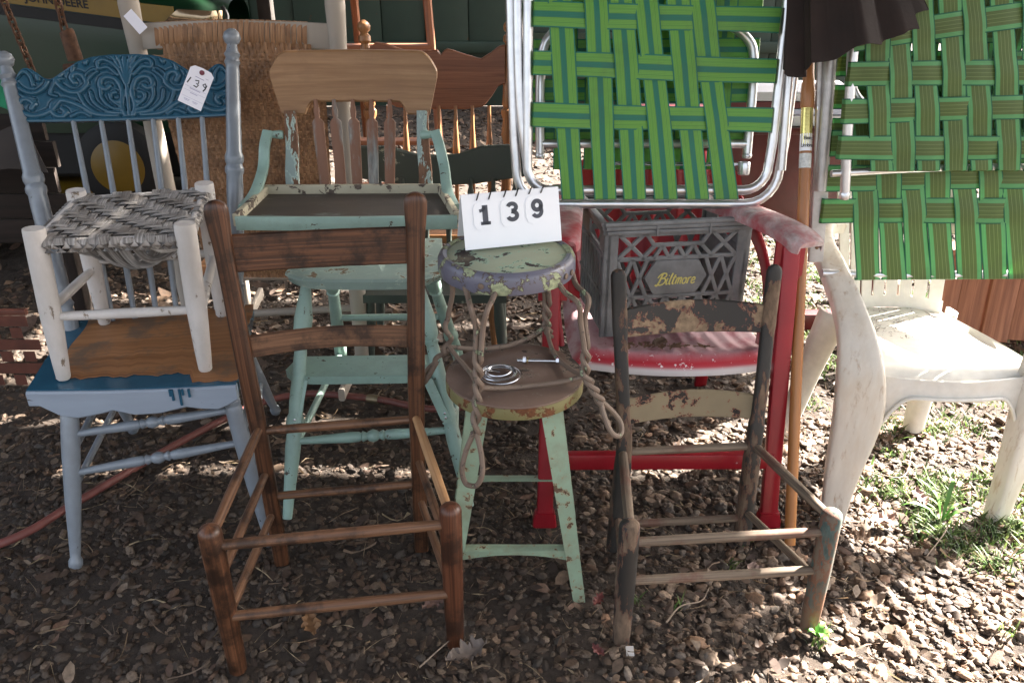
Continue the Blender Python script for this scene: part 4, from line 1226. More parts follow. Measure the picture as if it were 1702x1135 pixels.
# ------------------------------------------------------------------ oak pressed-back chair in the sun and dark green chair before it
m_oakI = wood("golden_oak", (.16, .065, .025), (.36, .18, .075), .4, stain=(.20, .08, .03), stain_amt=.3)
m_oakId = wood("red_brown_oak", (.13, .045, .02), (.24, .095, .045), .45)
ci = thing("oak_spindle_chair", "orange oak spindle chair with wavy crest rail standing in sunlight behind", "chair", (-.3, 3.2, 0))
xl, xr = -.565, -.028
for x, sp_ in ((xl, -.02), (xr, .02)):
    r = .022
    p = MB(); p.turn(V3(x, 3.35, .42), V3(x + sp_, 3.47, 1.165), [(0, r * .8), (.06, r), (.30, r * .8), (.32, r * 1.2), (.335, r * .7), (.35, r * 1.25), (.37, r * .7), (.42, r * 1.15), (.50, r * .85), (.52, r * 1.2), (.545, r * 1.25), (.56, r * .8), (.575, r * 1.1), (.62, r), (.86, r * .9), (.88, r * .7), (.895, r * 1.15), (.92, r * 1.1), (.935, r * .6), (.95, r * 1.1), (.97, r * 1.2), (.985, r * .95), (1, r * .3)], 16)
    part("back_post", p, m_oakI, ci)
def itop(u):
    a1 = (u - xl) / (xr - xl)
    return float(np.interp(a1, [0, .05, .12, .25, .45, .50, .53, .56, .70, .82, .90, .96, 1.0], [1.06, 1.085, 1.08, 1.055, 1.052, 1.055, 1.035, 1.062, 1.04, 1.022, 1.048, 1.072, 1.075]))
def ibot(u):
    a1 = (u - xl) / (xr - xl)
    return float(np.interp(a1, [0, .05, .1, .16, .3, .7, .84, .9, .95, 1.0], [.93, .92, .88, .842, .83, .83, .842, .88, .92, .93]))
p = MB(); p.slab(np.linspace(xl, xr, 41), ibot, itop, lambda u, v_, w: V3(u, 3.40 + .13 * (v_ - .85) + w + .3 * (.07 - (u - (xl + xr) / 2) ** 2), v_), .022, 5, .005); part("crest_rail", p, m_oakId, ci)
for k in range(7):
    u = xl + (xr - xl) * (.12 + .76 * k / 6); r = .0085
    p = MB(); p.turn(V3(u, 3.345, .45), V3(u, 3.415, .845), [(0, r), (.42, r), (.46, r * 1.6), (.5, r * .9), (.54, r * 1.75), (.60, r * 1.6), (.8, r * .95), (1, r * .8)], 10); part("spindle", p, m_oakI, ci)
p = MB(); out = [[V3(-.52 + .45 * s_ + (s_ - .5) * .06 * (1 - t), 2.97 + .42 * t, .445) for t in np.linspace(0, 1, 5)] for s_ in np.linspace(0, 1, 7)]; p.grid(A_(out), .03); part("seat", p, m_oakI, ci)
for x, y, fx, fy in ((-.5, 3.0, -.53, 2.95), (-.1, 3.0, -.07, 2.95), (-.48, 3.33, -.5, 3.45), (-.12, 3.33, -.09, 3.45)):
    p = MB(); p.turn(V3(x, y, .42), V3(fx, fy, 0), [(0, .018), (.1, .022), (.3, .02), (.32, .025), (.36, .018), (.9, .013), (1, .012)], 12); part("leg", p, m_oakI, ci)

m_dgrn = peel("dark_green_flaked", (.045, .06, .05), (.33, .34, .27), thr=.62, scale=9, rough=.6, stretch=(1, 1, 1), dirt=(.05, .05, .045))
cj = thing("dark_green_chair", "low dark green chair with flaking wavy crest rail behind the high chair", "chair", (-.27, 2.9, 0))
jl, jr = -.610, .055
def jtop(u):
    a1 = (u - jl) / (jr - jl)
    return float(np.interp(a1, [0, .1, .25, .38, .5, .62, .75, .9, 1.0], [.765, .775, .770, .745, .738, .742, .772, .780, .770]))
def jbot(u):
    a1 = (u - jl) / (jr - jl)
    return float(np.interp(a1, [0, .12, .3, .5, .7, .88, 1.0], [.67, .655, .635, .628, .635, .655, .67]))
p = MB(); p.slab(np.linspace(jl, jr, 33), jbot, jtop, lambda u, v_, w: V3(u, 2.96 + .1 * (v_ - .6) + w + .25 * (.11 - (u + .277) ** 2), v_), .024, 5, .005); part("crest_rail", p, m_dgrn, cj)
for k in range(8):
    u = jl + (jr - jl) * (.06 + .88 * k / 7); r = .010 if 0 < k < 7 else .016
    p = MB(); p.turn(V3(u, 2.93, .33), V3(u, 2.985, .66), [(0, r), (.4, r), (.5, r * 1.4), (.55, r * .9), (.6, r * 1.3), (.75, r), (.85, r * 1.25), (.9, r * .8), (1, r * .8)], 10); part("spindle", p, m_dgrn, cj)
p = MB(); out = [[V3(-.54 + .52 * s_, 2.66 + .30 * t, .33) for t in (0, .5, 1)] for s_ in (0, .5, 1)]; p.grid(A_(out), .03); part("seat", p, m_dgrn, cj)
for x, y in ((-.50, 2.69), (-.05, 2.69), (-.50, 2.93), (-.05, 2.93)):
    p = MB(); p.turn(V3(x, y, .31), V3(x + (.02 if x > -.3 else -.02), y, 0), [(0, .016), (.3, .02), (.9, .012), (1, .012)], 12); part("leg", p, m_dgrn, cj)

# ------------------------------------------------------------------ red shell-back metal chair
m_red = peel("red_enamel", (.27, .010, .018), (.52, .42, .42), thr=.705, scale=24, rough=.32, soft=.012, dirt=(.20, .010, .016))
m_fade, nt, b = new_mat("faded_red_seat")
v = coords(nt, "Object", (1, 1, 1))
tc = nd(nt, "ShaderNodeTexCoord"); sp = nd(nt, "ShaderNodeSeparateXYZ"); nt.links.new(tc.outputs["UV"], sp.inputs[0])
chalk = mix(nt, ramp(nt, noise(nt, coords(nt, "Object", (3, 1, 1)), 7, 6, .7), [(.28, 0.0), (.54, 1.0)]), (.30, .02, .045), (.50, .36, .39))
cr_ = mix(nt, ramp(nt, sp.outputs[1], [(.0, 0.), (.035, 0.), (.09, 1.), (1., 1.)]), (.42, .018, .03), chalk)
cr_ = mix(nt, ramp(nt, sp.outputs[1], [(.0, 1.), (.014, 1.), (.024, 0.), (1., 0.)]), cr_, (.62, .56, .54))
fl = ramp(nt, noise(nt, v, 55, 5, .7), [(.62, 0.), (.64, 1.)])
fl2 = mix(nt, ramp(nt, sp.outputs[1], [(.0, 1.), (.05, 1.), (.09, 0.), (1., 0.)]), (0, 0, 0), fl)
cr_ = mix(nt, fl2, cr_, (.75, .70, .68))
nt.links.new(cr_, b.inputs["Base Color"]); b.inputs["Roughness"].default_value = .42
mc = thing("metal_lawn_chair", "red painted metal lawn chair, seat faded to pink, under the black crate", "chair", (.4, 2.1, 0))
p = MB(); out = []
nS = 61
for i in range(nS):
    s_ = i / (nS - 1); x = .165 + .575 * s_; k = 2 * s_ - 1
    row = []
    for j, t in enumerate(np.concatenate([np.linspace(0, .16, 9), np.linspace(.2, 1, 13)])):
        y = 1.905 + .62 * t + .055 * k * k * (1 - t)
        z = .452 - .045 * math.sin(PI * min(1, max(0, (t - .1) / .9))) - .03 * t
        if t < .16: z -= .055 * ((.16 - t) / .16) ** 2; y += .03 * ((.16 - t) / .16) ** 3
        edge_ = max(0, abs(k) - .86) / .14
        z -= .035 * edge_ ** 2
        if .12 < t < .9 and abs(k) < .86: z += .0022 * math.sin(s_ * 13 * 2 * PI)
        row.append(V3(x, y, z))
    out.append(row)
p.grid(A_(out), .003, vnorm=False)
# v runs in metres from the front lip (no random shift wanted)
uv = A_(p.uv); uv[:, 1] -= uv[:, 1].min(); p.uv = [tuple(q) for q in uv]
part("seat", p, m_fade, mc, ang=60)
p = MB(); out = []
for i in range(61):
    s_ = i / 60; k = 2 * s_ - 1; row = []
    for t in np.linspace(0, 1, 16):
        wd = .265 + .035 * math.sin(PI * t * .8)
        zt = .40 + (.46 - .10 * abs(k) ** 2.5) * t
        rib = -.010 if abs((s_ * 7) % 1 - .5) < .12 else 0
        row.append(V3(.452 + wd * k, 2.50 + .20 * t - .07 * k * k + rib * (t > .08), zt))
    out.append(row)
p.grid(A_(out), .003); part("shell_back", p, m_red, mc, ang=50)
chan = A_([(-.026, -.012), (.026, -.012), (.026, .012), (.021, .012), (.021, -.006), (-.021, -.006), (-.021, .012), (-.026, .012)])
for s, x0, xt in ((-1, .089, .105), (1, .700, .705)):
    foot = V3(x0, 1.822, 0.012); top = V3(xt, 1.985, .755)
    p = MB(); p.sweep([foot, lerp(foot, top, .5), top], 1.0, prof=rrect(.044, .028, .2), up=(0, -1, .2)); leg_ = part("front_leg", p, m_red, mc)
    p = MB(); p.sweep([foot - V3(0, .0, .012), foot + V3(0, 0, .004), foot + V3(0, 0, .03)], [(1.25, 1.25), (1.22, 1.22), (1.02, 1.05)], prof=rrect(.052, .030, .2), up=(0, -1, .2)); part("foot_pad", p, m_red, leg_)
    p = MB(); p.sweep([V3(x0 - s * .05, 2.45, .40), V3(x0 - s * .02, 2.62, .0)], 1.0, prof=rrect(.042, .026, .2), up=(0, 1, .3)); part("rear_leg", p, m_red, mc)
    # arm: pressed steel, tip forward, running back and inward
    tip = V3(.712, 1.862, .785) if s > 0 else V3(.118, 1.872, .785)
    end = V3(.56, 2.30, .78) if s > 0 else V3(.16, 2.30, .78)
    ap = spline([tip, lerp(tip, end, .15) + V3(0, 0, .016), lerp(tip, end, .5) + V3(0, 0, .016), end], 7)
    p = MB(); prA = A_([(-.045, -.020), (-.045, .000), (-.036, .010), (-.015, .015), (.015, .015), (.036, .010), (.045, .000), (.045, -.020), (.041, -.020), (.039, -.002), (-.039, -.002), (-.041, -.020)])
    p.sweep(ap, [(.78, .9), (.93, 1)] + [(1, 1)] * (len(ap) - 2), prof=prA, up=(0, 0, 1))
    part("arm", p, m_arm if False else None or peel("chalky_red_arm", (.36, .02, .035), (.55, .49, .47), thr=.47, scale=6, rough=.5, soft=.12), mc)
    q = MB(); q.bar(V3(xt, 1.975, .60), V3(xt, 1.985, .76), .075, .012, up=(0, -1, 0)); part("arm_bracket", q, m_red, mc)
    q = MB(); q.sweep(spline([V3(xt - s * .03, 2.02, .45), V3(xt - s * .015, 2.06, .58), V3(xt - s * .02, 2.16, .68), V3(xt - s * .05, 2.32, .76)], 6), 1.0, prof=rrect(.05, .014, .3), up=(s, 0, 0)); part("side_stay", q, m_red, mc)
p = MB(); p.bar(V3(.10, 1.86, .182), V3(.70, 1.86, .185), .030, .046, up=(0, 0, 1)); part("cross_bar", p, m_red, mc)

# ------------------------------------------------------------------ black milk crate with lettering
m_plast = plain("dusty_black_plastic", (.165, .168, .168), .55, var=.35, scale=18, bs=.25)
kb = thing("milk_crate", "dusty black plastic milk crate lettered Biltmore on the red chair seat", "crate", (.45, 2.24, .445))
K0 = V3(.250, 2.062, .452); kx = unit(V3(.392, .058, 0)); ky = V3(-kx[1], kx[0], 0); KW, KD, KH = .392, .300, .335
def kp(u, d, z): return K0 + kx * (u + (z / KH - 1) * -.0 ) + ky * d + V3(0, 0, z)
def lattice(mb, origin, dx, nrm, W_, rects, th=.010, bw=.011):
    """rects: list of 2D polylines drawn as bars"""
    for (a1, b1) in rects:
        A1 = origin + dx * a1[0] + V3(0, 0, a1[1]); B1 = origin + dx * b1[0] + V3(0, 0, b1[1])
        mb.bar(A1, B1, bw, th, up=nrm, c=.2)
def face_bars(W_, hex_label):
    R = []
    z1, z2 = .112, .222     # horizontal ribs
    m0, m1 = .030, W_ - .030
    for z in (.012, z1, z2):
        R.append(((m0, z), (m1, z)))
    R += [((.016, .0), (.016, KH - .03)), ((W_ - .016, .0), (W_ - .016, KH - .03))]
    def xs_(za, zb, x0, x1, n):
        w = (x1 - x0) / n
        for i in range(n):
            R.append(((x0 + i * w, za), (x0 + (i + 1) * w, zb))); R.append(((x0 + i * w, zb), (x0 + (i + 1) * w, za)))
    xs_(.012, z1, .03, W_ - .03, 7)
    xs_(z1, z2, .03, W_ * .295, 2); xs_(z1, z2, W_ * .705, W_ - .03, 2)
    xs_(z2, KH - .04, .03, W_ * .27, 1); xs_(z2, KH - .04, W_ * .73, W_ - .03, 1)
    R.append(((W_ * .27, KH - .04), (W_ * .335, z2 + .035))); R.append(((W_ * .73, KH - .04), (W_ * .665, z2 + .035))); R.append(((W_ * .335, z2 + .037), (W_ * .665, z2 + .037)))
    R.append(((W_ * .25, z2), (W_ * .335, z2 + .035))); R.append(((W_ * .75, z2), (W_ * .665, z2 + .035)))
    for i in range(3):
        a1 = W_ * (.335 + .11 * i); R.append(((a1, z2), (a1 + W_ * .055, z2 + .035))); R.append(((a1 + W_ * .055, z2 + .035), (a1 + W_ * .11, z2)))
    R.append(((.03, KH - .045), (W_ - .03, KH - .045)))
    return R
frontL = MB(); lattice(frontL, kp(0, .006, 0), kx, -ky, KW, face_bars(KW, True)); 
for x in (.012, KW - .012):
    frontL.bar(kp(x, .008, 0), kp(x, .008, KH - .03), .040, .016, up=-ky, c=.3)
wall = part("front_wall", frontL, m_plast, kb)
p = MB(); hexu = np.linspace(KW * .275, KW * .725, 25)
hb = lambda u: .118 + .050 * max(0, (abs(u - KW / 2) - KW * .155) / (KW * .07)) if abs(u - KW / 2) > KW * .155 else .118
ht = lambda u: .216 - .048 * max(0, (abs(u - KW / 2) - KW * .155) / (KW * .07)) if abs(u - KW / 2) > KW * .155 else .216
p.slab(hexu, hb, ht, lambda u, v_, w: kp(u, .000 + w, v_), .009, 4, .002); part("name_plate", p, m_plast, wall)
# script lettering
SCR = [
    ([(-.02, .62), (.10, .86), (.30, 1.0), (.55, .98), (.62, .80), (.48, .62), (.28, .56), (.55, .55), (.66, .36), (.56, .12), (.32, .0), (.10, .06)], .055), ([(.30, .98), (.24, .6), (.16, .2), (.05, -.04), (-.10, .04)], .07),
    ([(.80, .58), (.76, .3), (.80, .06), (.90, .10)], .06), ([(.83, .78), (.86, .83)], .05),
    ([(1.10, 1.0), (1.02, .5), (1.02, .1), (1.14, .06)], .062),
    ([(1.36, .85), (1.28, .4), (1.28, .1), (1.40, .06)], .062), ([(1.18, .60), (1.50, .64)], .035),
    ([(1.56, .55), (1.52, .04)], .06), ([(1.53, .40), (1.64, .56), (1.72, .50), (1.70, .04)], .055), ([(1.70, .40), (1.82, .56), (1.92, .50), (1.90, .12), (1.98, .05)], .055),
    ([(2.20, .54), (2.07, .44), (2.06, .16), (2.18, .04), (2.32, .16), (2.32, .42), (2.20, .54), (2.38, .48)], .05),
    ([(2.50, .56), (2.47, .04)], .06), ([(2.48, .40), (2.60, .56), (2.70, .52)], .05),
    ([(2.80, .28), (3.00, .34), (3.00, .50), (2.88, .55), (2.78, .38), (2.80, .12), (2.92, .04), (3.08, .16)], .052)]
strk = []
for pts, w_ in SCR:
    q = spline(pts, 5) if len(pts) > 2 else A_(pts, dtype=float)
    q = A_([(x_ + .22 * y_, y_) for x_, y_ in q]); strk.append((q, w_))
p = stroke_mb(strk, lambda x_, y_: kp(KW / 2 + (x_ - 1.55) * .0350, -.0012, .147 + y_ * .0335 - .001)); part("lettering", p, plain("yellow_print", (.62, .55, .16), .5, var=.25, scale=60, bs=0), wall, label="yellow script lettering Biltmore", smooth=False)
for nm, o_, dx_, nr_, W_ in (("back_wall", kp(0, KD - .006, 0), kx, ky, KW),):
    q = MB(); lattice(q, o_, dx_, nr_, W_, face_bars(W_, False)); part(nm, q, m_plast, kb)
for u_, nr_ in ((.006, -kx), (KW - .006, kx)):
    q = MB()
    o_ = kp(u_, 0, 0)
    q.slab(np.linspace(.0, KD, 7), lambda u: 0, lambda u: KH - .10, lambda u, v_, w: o_ + ky * u + V3(0, 0, v_) - nr_ * (w - .003), .007, 4, .001)
    q.slab(np.linspace(.0, KD * .3, 4), lambda u: KH - .10, lambda u: KH - .02, lambda u, v_, w: o_ + ky * u + V3(0, 0, v_) - nr_ * (w - .003), .007, 3, .001)
    q.slab(np.linspace(KD * .7, KD, 4), lambda u: KH - .10, lambda u: KH - .02, lambda u, v_, w: o_ + ky * u + V3(0, 0, v_) - nr_ * (w - .003), .007, 3, .001)
    for z in (.112, .222): q.bar(o_ + V3(0, 0, z) + nr_ * .003, o_ + ky * KD + V3(0, 0, z) + nr_ * .003, .010, .008, up=nr_)
    for k in range(9):
        yy = .03 + k * (KD - .06) / 8
        q.bar(o_ + ky * yy + nr_ * .003 + V3(0, 0, .01), o_ + ky * yy + nr_ * .003 + V3(0, 0, KH - .11), .008, .006, up=nr_)
    part("side_wall", q, m_plast, kb)
q = MB()
for k, z in enumerate((KH - .033, KH - .020, KH - .008)):
    o1 = .004 + .004 * k
    loop = [kp(-o1, -o1, z), kp(KW + o1, -o1, z), kp(KW + o1, KD + o1, z), kp(-o1, KD + o1, z)]
    for i in range(4):
        q.bar(loop[i], loop[(i + 1) % 4], .018, .011, up=(0, 0, 1), c=.25)
for u_ in (KW * .33, KW * .70): q.bar(kp(u_, -.016, KH - .042), kp(u_, -.016, KH - .001), .006, .006, up=-ky)
part("rim", q, m_plast, kb)
q = MB()
for k in range(9): q.bar(kp(.01, .02 + k * (KD - .04) / 8, .006), kp(KW - .01, .02 + k * (KD - .04) / 8, .006), .010, .008)
for k in range(11): q.bar(kp(.02 + k * (KW - .04) / 10, .01, .008), kp(.02 + k * (KW - .04) / 10, KD - .01, .008), .010, .007)
part("bottom_grid", q, m_plast, kb)

# ------------------------------------------------------------------ folding aluminium lawn chairs with webbing
m_alu = plain("brushed_aluminium", (.66, .66, .67), .33, .92, var=.12, scale=30, bs=.1)
g1, g2, g3 = (.15, .40, .055), (.012, .19, .12), (.09, .30, .05)
m_webA = webbing("green_strap", [(.0, g2), (.05, g2), (.06, g1), (.20, g1), (.21, g3), (.23, g1), (.36, g1), (.38, g3), (.40, g2), (.60, g2), (.62, g3), (.64, g1), (.78, g1), (.80, g3), (.82, g1), (.94, g1), (.95, g2), (1., g2)])
o1_, o2_, o3_ = (.17, .50, .19), (.15, .22, .06), (.02, .17, .09)
o4_ = (.30, .42, .14)
m_webB = webbing("olive_strap", [(.0, o3_), (.04, o3_), (.05, o1_), (.20, o1_), (.22, o2_), (.33, o2_), (.345, o4_), (.36, o2_), (.49, o2_), (.50, o4_), (.52, o2_), (.64, o2_), (.655, o4_), (.67, o2_), (.78, o2_), (.80, o1_), (.95, o1_), (.96, o3_), (1., o3_)], transl=.45)
def strap(mb, pts, nrm, w, th=.0012, axis=None):
    """flat ribbon with v across it in 0..1"""
    P = np.asarray(pts, float)
    S = np.repeat((unit(np.cross(P[-4] - P[4], nrm)) if axis is None else np.asarray(axis, float))[None], len(P), 0)
    ph = rnd.random() * 6
    P = P + S * (np.sin(np.linspace(0, 5, len(P)) + ph) * .0018)[:, None]
    w = w * (1 + .03 * np.sin(np.linspace(0, 7, len(P)) + ph))[:, None]
    ks = np.linspace(-1, 1, 7)
    cur = (.0018 * np.sin(np.linspace(0, 9, len(P)) + ph))[:, None]
    G = np.stack([P + S * w / 2 * k + np.asarray(nrm) * (.0012 * (1 - k * k) + cur * k) for k in ks], 1)
    mb.grid(G, th, vnorm=True)
def panel(par, org, X, Y, Nv, hs, vs_, wd, mat, parity, bx, by, amp=.0035, name="strap"):
    """hs: list of (y at left, y at right); vs_: list of (x at top, x at bottom); bx, by extents"""
    for i, (ya, yb) in enumerate(hs):
        pts = []
        L = np.linspace(bx[0], bx[1], 41)
        for x in L:
            t = (x - bx[0]) / (bx[1] - bx[0]); y = lerp(ya, yb, t); z = 0
            for j, (xt, xb) in enumerate(vs_):
                f_ = (y - by[0]) / (by[1] - by[0]); xc_ = lerp(xb, xt, f_)
                d = abs(x - xc_) / (wd * .75)
                if d < 1: z += (1 if (i + j + parity) % 2 else -1) * amp * (math.cos(d * PI) * .5 + .5)
            pts.append(org + X * x + Y * y + Nv * z)
        pts = [pts[0] - Nv * .022, pts[0] - Nv * .008 - X * .003] + pts + [pts[-1] - Nv * .008 + X * .003, pts[-1] - Nv * .022]
        p = MB(); strap(p, pts, Nv, wd); part(name, p, mat, par)
    for j, (xt, xb) in enumerate(vs_):
        pts = []
        for y in np.linspace(by[0], by[1], 41):
            f_ = (y - by[0]) / (by[1] - by[0]); x = lerp(xb, xt, f_); z = 0
            for i, (ya, yb) in enumerate(hs):
                t = (x - bx[0]) / (bx[1] - bx[0]); yc = lerp(ya, yb, t)
                d = abs(y - yc) / (wd * .75)
                if d < 1: z -= (1 if (i + j + parity) % 2 else -1) * amp * (math.cos(d * PI) * .5 + .5)
            pts.append(org + X * x + Y * y + Nv * z)
        pts = [pts[0] - Nv * .024 + Y * .006, pts[0] - Nv * .010 - Y * .003] + pts
        p = MB(); strap(p, pts, Nv, wd, axis=X); part(name, p, mat, par)
def tube_path(org, X, Y, pts, n=7): return spline([org + X * a1 + Y * b1 for a1, b1 in pts], n)

lA = thing("folding_lawn_chair", "folded aluminium lawn chair with bright green webbing propped on the crate", "lawn chair", (.35, 2.14, .80))
LO = V3(0, 2.125, .800); LX = V3(1, 0, 0); LY = unit(V3(0, .17, 1)); LN = unit(np.cross(LX, LY)); LN = LN if LN[1] < 0 else -LN
rt = .0125
def U_frame(mb, org, x0, x1, y0, y1, rad, lean=(0, 0), r=rt):
    pts = [org + LX * (x0 + lean[0]) + LY * y1, org + LX * (x0 + lean[0] * .3) + LY * (y0 + rad * 2.0), org + LX * x0 + LY * (y0 + rad)]
    a1 = [org + LX * (x0 + rad - rad * math.cos(q)) + LY * (y0 + rad - rad * math.sin(q)) for q in np.linspace(.2, PI / 2, 6)]
    b1 = [org + LX * (x1 - rad + rad * math.sin(q)) + LY * (y0 + rad - rad * math.cos(q)) for q in np.linspace(0, PI / 2 - .2, 6)]
    pts += a1 + b1 + [org + LX * x1 + LY * (y0 + rad), org + LX * (x1 + lean[1] * .3) + LY * (y0 + rad * 2.0), org + LX * (x1 + lean[1]) + LY * y1]
    mb.sweep(pts, r, 12)
p = MB(); U_frame(p, LO, .012, .700, .012, .72, .085, (-.022, .03)); part("outer_frame", p, m_alu, lA)
p = MB(); U_frame(p, LO + LN * .020, .040, .665, .050, .72, .06, (-.0, .018)); part("seat_frame", p, m_alu, lA)
for x0, x1, n_ in ((.030, .018, .012), (.690, .700, .010)):
    p = MB(); p.sweep(tube_path(LO + LN * n_, LX, LY, [(x0 + .012, .10), (x1, .3), (x1 - .006, .72)]), rt, 12); part("arm_tube", p, m_alu, lA)
BO = LO - LN * .045
p = MB(); p.sweep(spline([BO + LX * .075 + LY * .14, BO + LX * .075 + LY * .36, BO + LX * .10 + LY * .435, BO + LX * .17 + LY * .468, BO + LX * .36 + LY * .475, BO + LX * .52 + LY * .468, BO + LX * .60 + LY * .43, BO + LX * .625 + LY * .36, BO + LX * .625 + LY * .14], 7), rt, 12); part("back_frame", p, m_alu, lA)
for x in (.075, .625):
    p = MB(); p.disc(BO + LX * x + LY * .142, .0135, .016, 14, .006, ax=-LY); part("end_cap", p, m_alu, lA)
p = MB(); p.sweep([BO + LX * .08 + LY * .165, BO + LX * .62 + LY * .165], rt * .95, 12); part("cross_tube", p, m_alu, lA)
p = MB(); p.sweep([BO + LN * .012 + LX * .24 + LY * .115, BO + LN * .012 + LX * .62 + LY * .112], .005, 8); part("hinge_rod", p, m_zinc, lA)
p = MB(); p.disc(BO + LN * .018 + LX * .615 + LY * .085, .016, .035, 14, .004, ax=LY); part("hinge", p, m_alu, lA)
WO = LO + LN * .036
hsA = [(.241, .225), (.363, .346), (.480, .462)]
vsA = [(.105, .160), (.194, .245), (.254, .321), (.313, .400), (.387, .484), (.444, .557)]
panel(lA, WO, LX, LY, LN, hsA, vsA, .060, m_webA, 1, (.056, .658), (.030, .62))
panel(lA, BO - LN * .018, LX, LY, LN, [(.20, .20), (.30, .30), (.40, .40), (.50, .50)], [(.14, .14), (.22, .22), (.30, .30), (.38, .38), (.46, .46), (.55, .55)], .057, m_webA, 0, (.06, .64), (.10, .62))

lB = thing("folding_lawn_chair", "folded lawn chair with olive striped webbing resting on the white plastic chair", "lawn chair", (1.1, 2.1, .62))
MO = V3(.80, 2.055, .62); MX = unit(V3(1, .02, 0)); MY = unit(V3(0, .12, 1)); MN = unit(np.cross(MX, MY)); MN = MN if MN[1] < 0 else -MN
LX, LY, LN = MX, MY, MN
# upper panel stands a little in front of the lower one
UO = MO + MN * .050
p = MB(); p.sweep(tube_path(UO, MX, MY, [(.038, .245), (.025, .40), (.012, .62), (.005, .80)]), .0125, 12); part("seat_tube", p, m_alu, lB)
p = MB(); p.disc(UO + MX * .038 + MY * .247, .0135, .022, 14, .006, ax=-MY); part("end_cap", p, m_alu, lB)
p = MB(); p.sweep(tube_path(UO - MN * .006, MX, MY, [(.0, .290), (.20, .300), (.40, .305), (.75, .302)]), .009, 10); part("cross_tube", p, m_alu, lB)
p = MB(); p.sweep(tube_path(UO - MN * .022, MX, MY, [(.018, .72), (.022, .55), (.045, .475), (.11, .448), (.3, .44), (.75, .44)]), .0115, 12); part("back_frame", p, m_alu, lB)
hsB = [(.355, .355), (.443, .452), (.526, .534), (.605, .70)]
vsB = [(.036, .118), (.086, .171), (.140, .236), (.208, .305), (.258, .371), (.327, .440), (.40, .51), (.47, .58)]
panel(lB, UO + MN * .012, MX, MY, MN, hsB, vsB, .058, m_webB, 1, (.008, .70), (.300, .76))
panel(lB, MO - MN * .03, MX, MY, MN, [(.39, .39), (.47, .47), (.55, .55), (.63, .63), (.71, .71)], [(.09, .09), (.16, .16), (.23, .23), (.30, .30), (.37, .37), (.44, .44), (.51, .51), (.58, .58)], .060, m_webB, 0, (.02, .70), (.30, .78))
p = MB(); p.sweep(tube_path(MO - MN * .012, MX, MY, [(.03, .02), (.3, .012), (.72, .015)]), .0115, 12); part("lower_frame", p, m_alu, lB)
panel(lB, MO - MN * .002, MX, MY, MN, [(.187, .187), (.274, .274), (.36, .36)], [(.938 * q - .80, 1.02 * q - .80) for q in (.936, 1.002, 1.066, 1.132, 1.203, 1.273, 1.338, 1.405, 1.47)], .066, m_webB, 0, (.010, .70), (.004, .42))
m_alud = plain("dull_aluminium", (.42, .41, .40), .45, .8, var=.2, scale=30)
p = MB(); p.sweep(tube_path(MO - MN * .02, MX, MY, [(.012, .05), (.000, .28), (-.025, .56), (-.04, .76)]), [(1, 1)] * 22, prof=rrect(.040, .014, .3), up=MN); bar_ = part("folding_leg", p, m_alud, lB)
p = MB(); p.sweep(tube_path(MO - MN * .006, MX, MY, [(-.004, .24), (-.012, .45), (-.022, .62), (-.03, .78)]), .016, 12); part("folding_leg", p, m_alud, lB)
p = MB(); p.disc(MO - MN * .012 + MX * .008 + MY * .09, .005, .004, 10, .001, ax=MN); part("rivet", p, plain("rust_rivet", (.15, .07, .03), .6), bar_)

# ------------------------------------------------------------------ bistro umbrella
m_pole = wood("umbrella_pole", (.26, .10, .03), (.40, .18, .06), .35, grain=(1.5, 40, 40), bs=.1)
m_brass = plain("brass_tube", (.62, .52, .18), .22, .95, var=.1)
ub = thing("patio_umbrella", "furled dark brown patio umbrella with wooden pole standing before the white chair", "umbrella", (.734, 1.735, 0))
UB0 = V3(.736, 1.737, 0); UB1 = V3(.748, 2.175, 1.165); ud = unit(UB1 - UB0)
pt_ = lambda z: UB0 + ud * (z / ud[2])
p = MB(); p.sweep([pt_(.0), pt_(.3), pt_(.7), pt_(.985)], .0145, 16); part("lower_pole", p, m_pole, ub)
p = MB(); p.sweep([pt_(.972), pt_(1.062)], .0150, 16); part("ferrule", p, m_brass, ub)
p = MB(); p.sweep([pt_(1.058), pt_(1.062), pt_(1.10), pt_(1.14), pt_(1.9)], [.0155, .017, .0175, .013, .013], 16); part("upper_pole", p, m_pole, ub)
p = MB(); p.sweep([pt_(.958), pt_(.998)], .0150, 18, cap=False); lab = part("label_band", p, m_card, ub, label="white label band reading Bistro Umbrella")
p = MB(); p.sweep([pt_(.918), pt_(.952)], .0149, 18, cap=False); part("label_band", p, plain("label_grey", (.60, .62, .60), .6, scale=160, var=.3), ub)
su = unit(np.cross(ud, (0, 1, 0))); su = su if su[0] > 0 else -su
def wrap(zc, h0):
    def f(x_, y_):
        a1 = x_ / .0155 + .15
        c_ = pt_(zc) + ud * y_
        fr = unit(np.cross(su, ud)); fr = fr if fr[1] < 0 else -fr
        return c_ + (su * math.sin(a1) + fr * math.cos(a1)) * .0156
    return f
m_txt = plain("label_ink", (.03, .03, .03), .5, bs=0)
for t_, z_ in (("Bistro", .987), ("Umbrella", .970)):
    p = text_mb(t_, .0125, wrap(z_, 0), .0003, .9); part("lettering", p, m_txt, lab, label="printed word " + t_, smooth=False)
p = MB(); p.sweep(spline([pt_(1.115) + V3(.012, -.016, .0), pt_(1.09) + V3(.018, -.014, 0), pt_(1.06) + V3(.021, -.014, 0), pt_(1.05) + V3(.022, -.010, 0)], 5), .0018, 6); part("pin", p, m_zinc, ub)
m_fab = plain("dark_brown_canvas", (.020, .010, .007), .8, var=.5, scale=9, bs=.5)
p = MB(); out = []
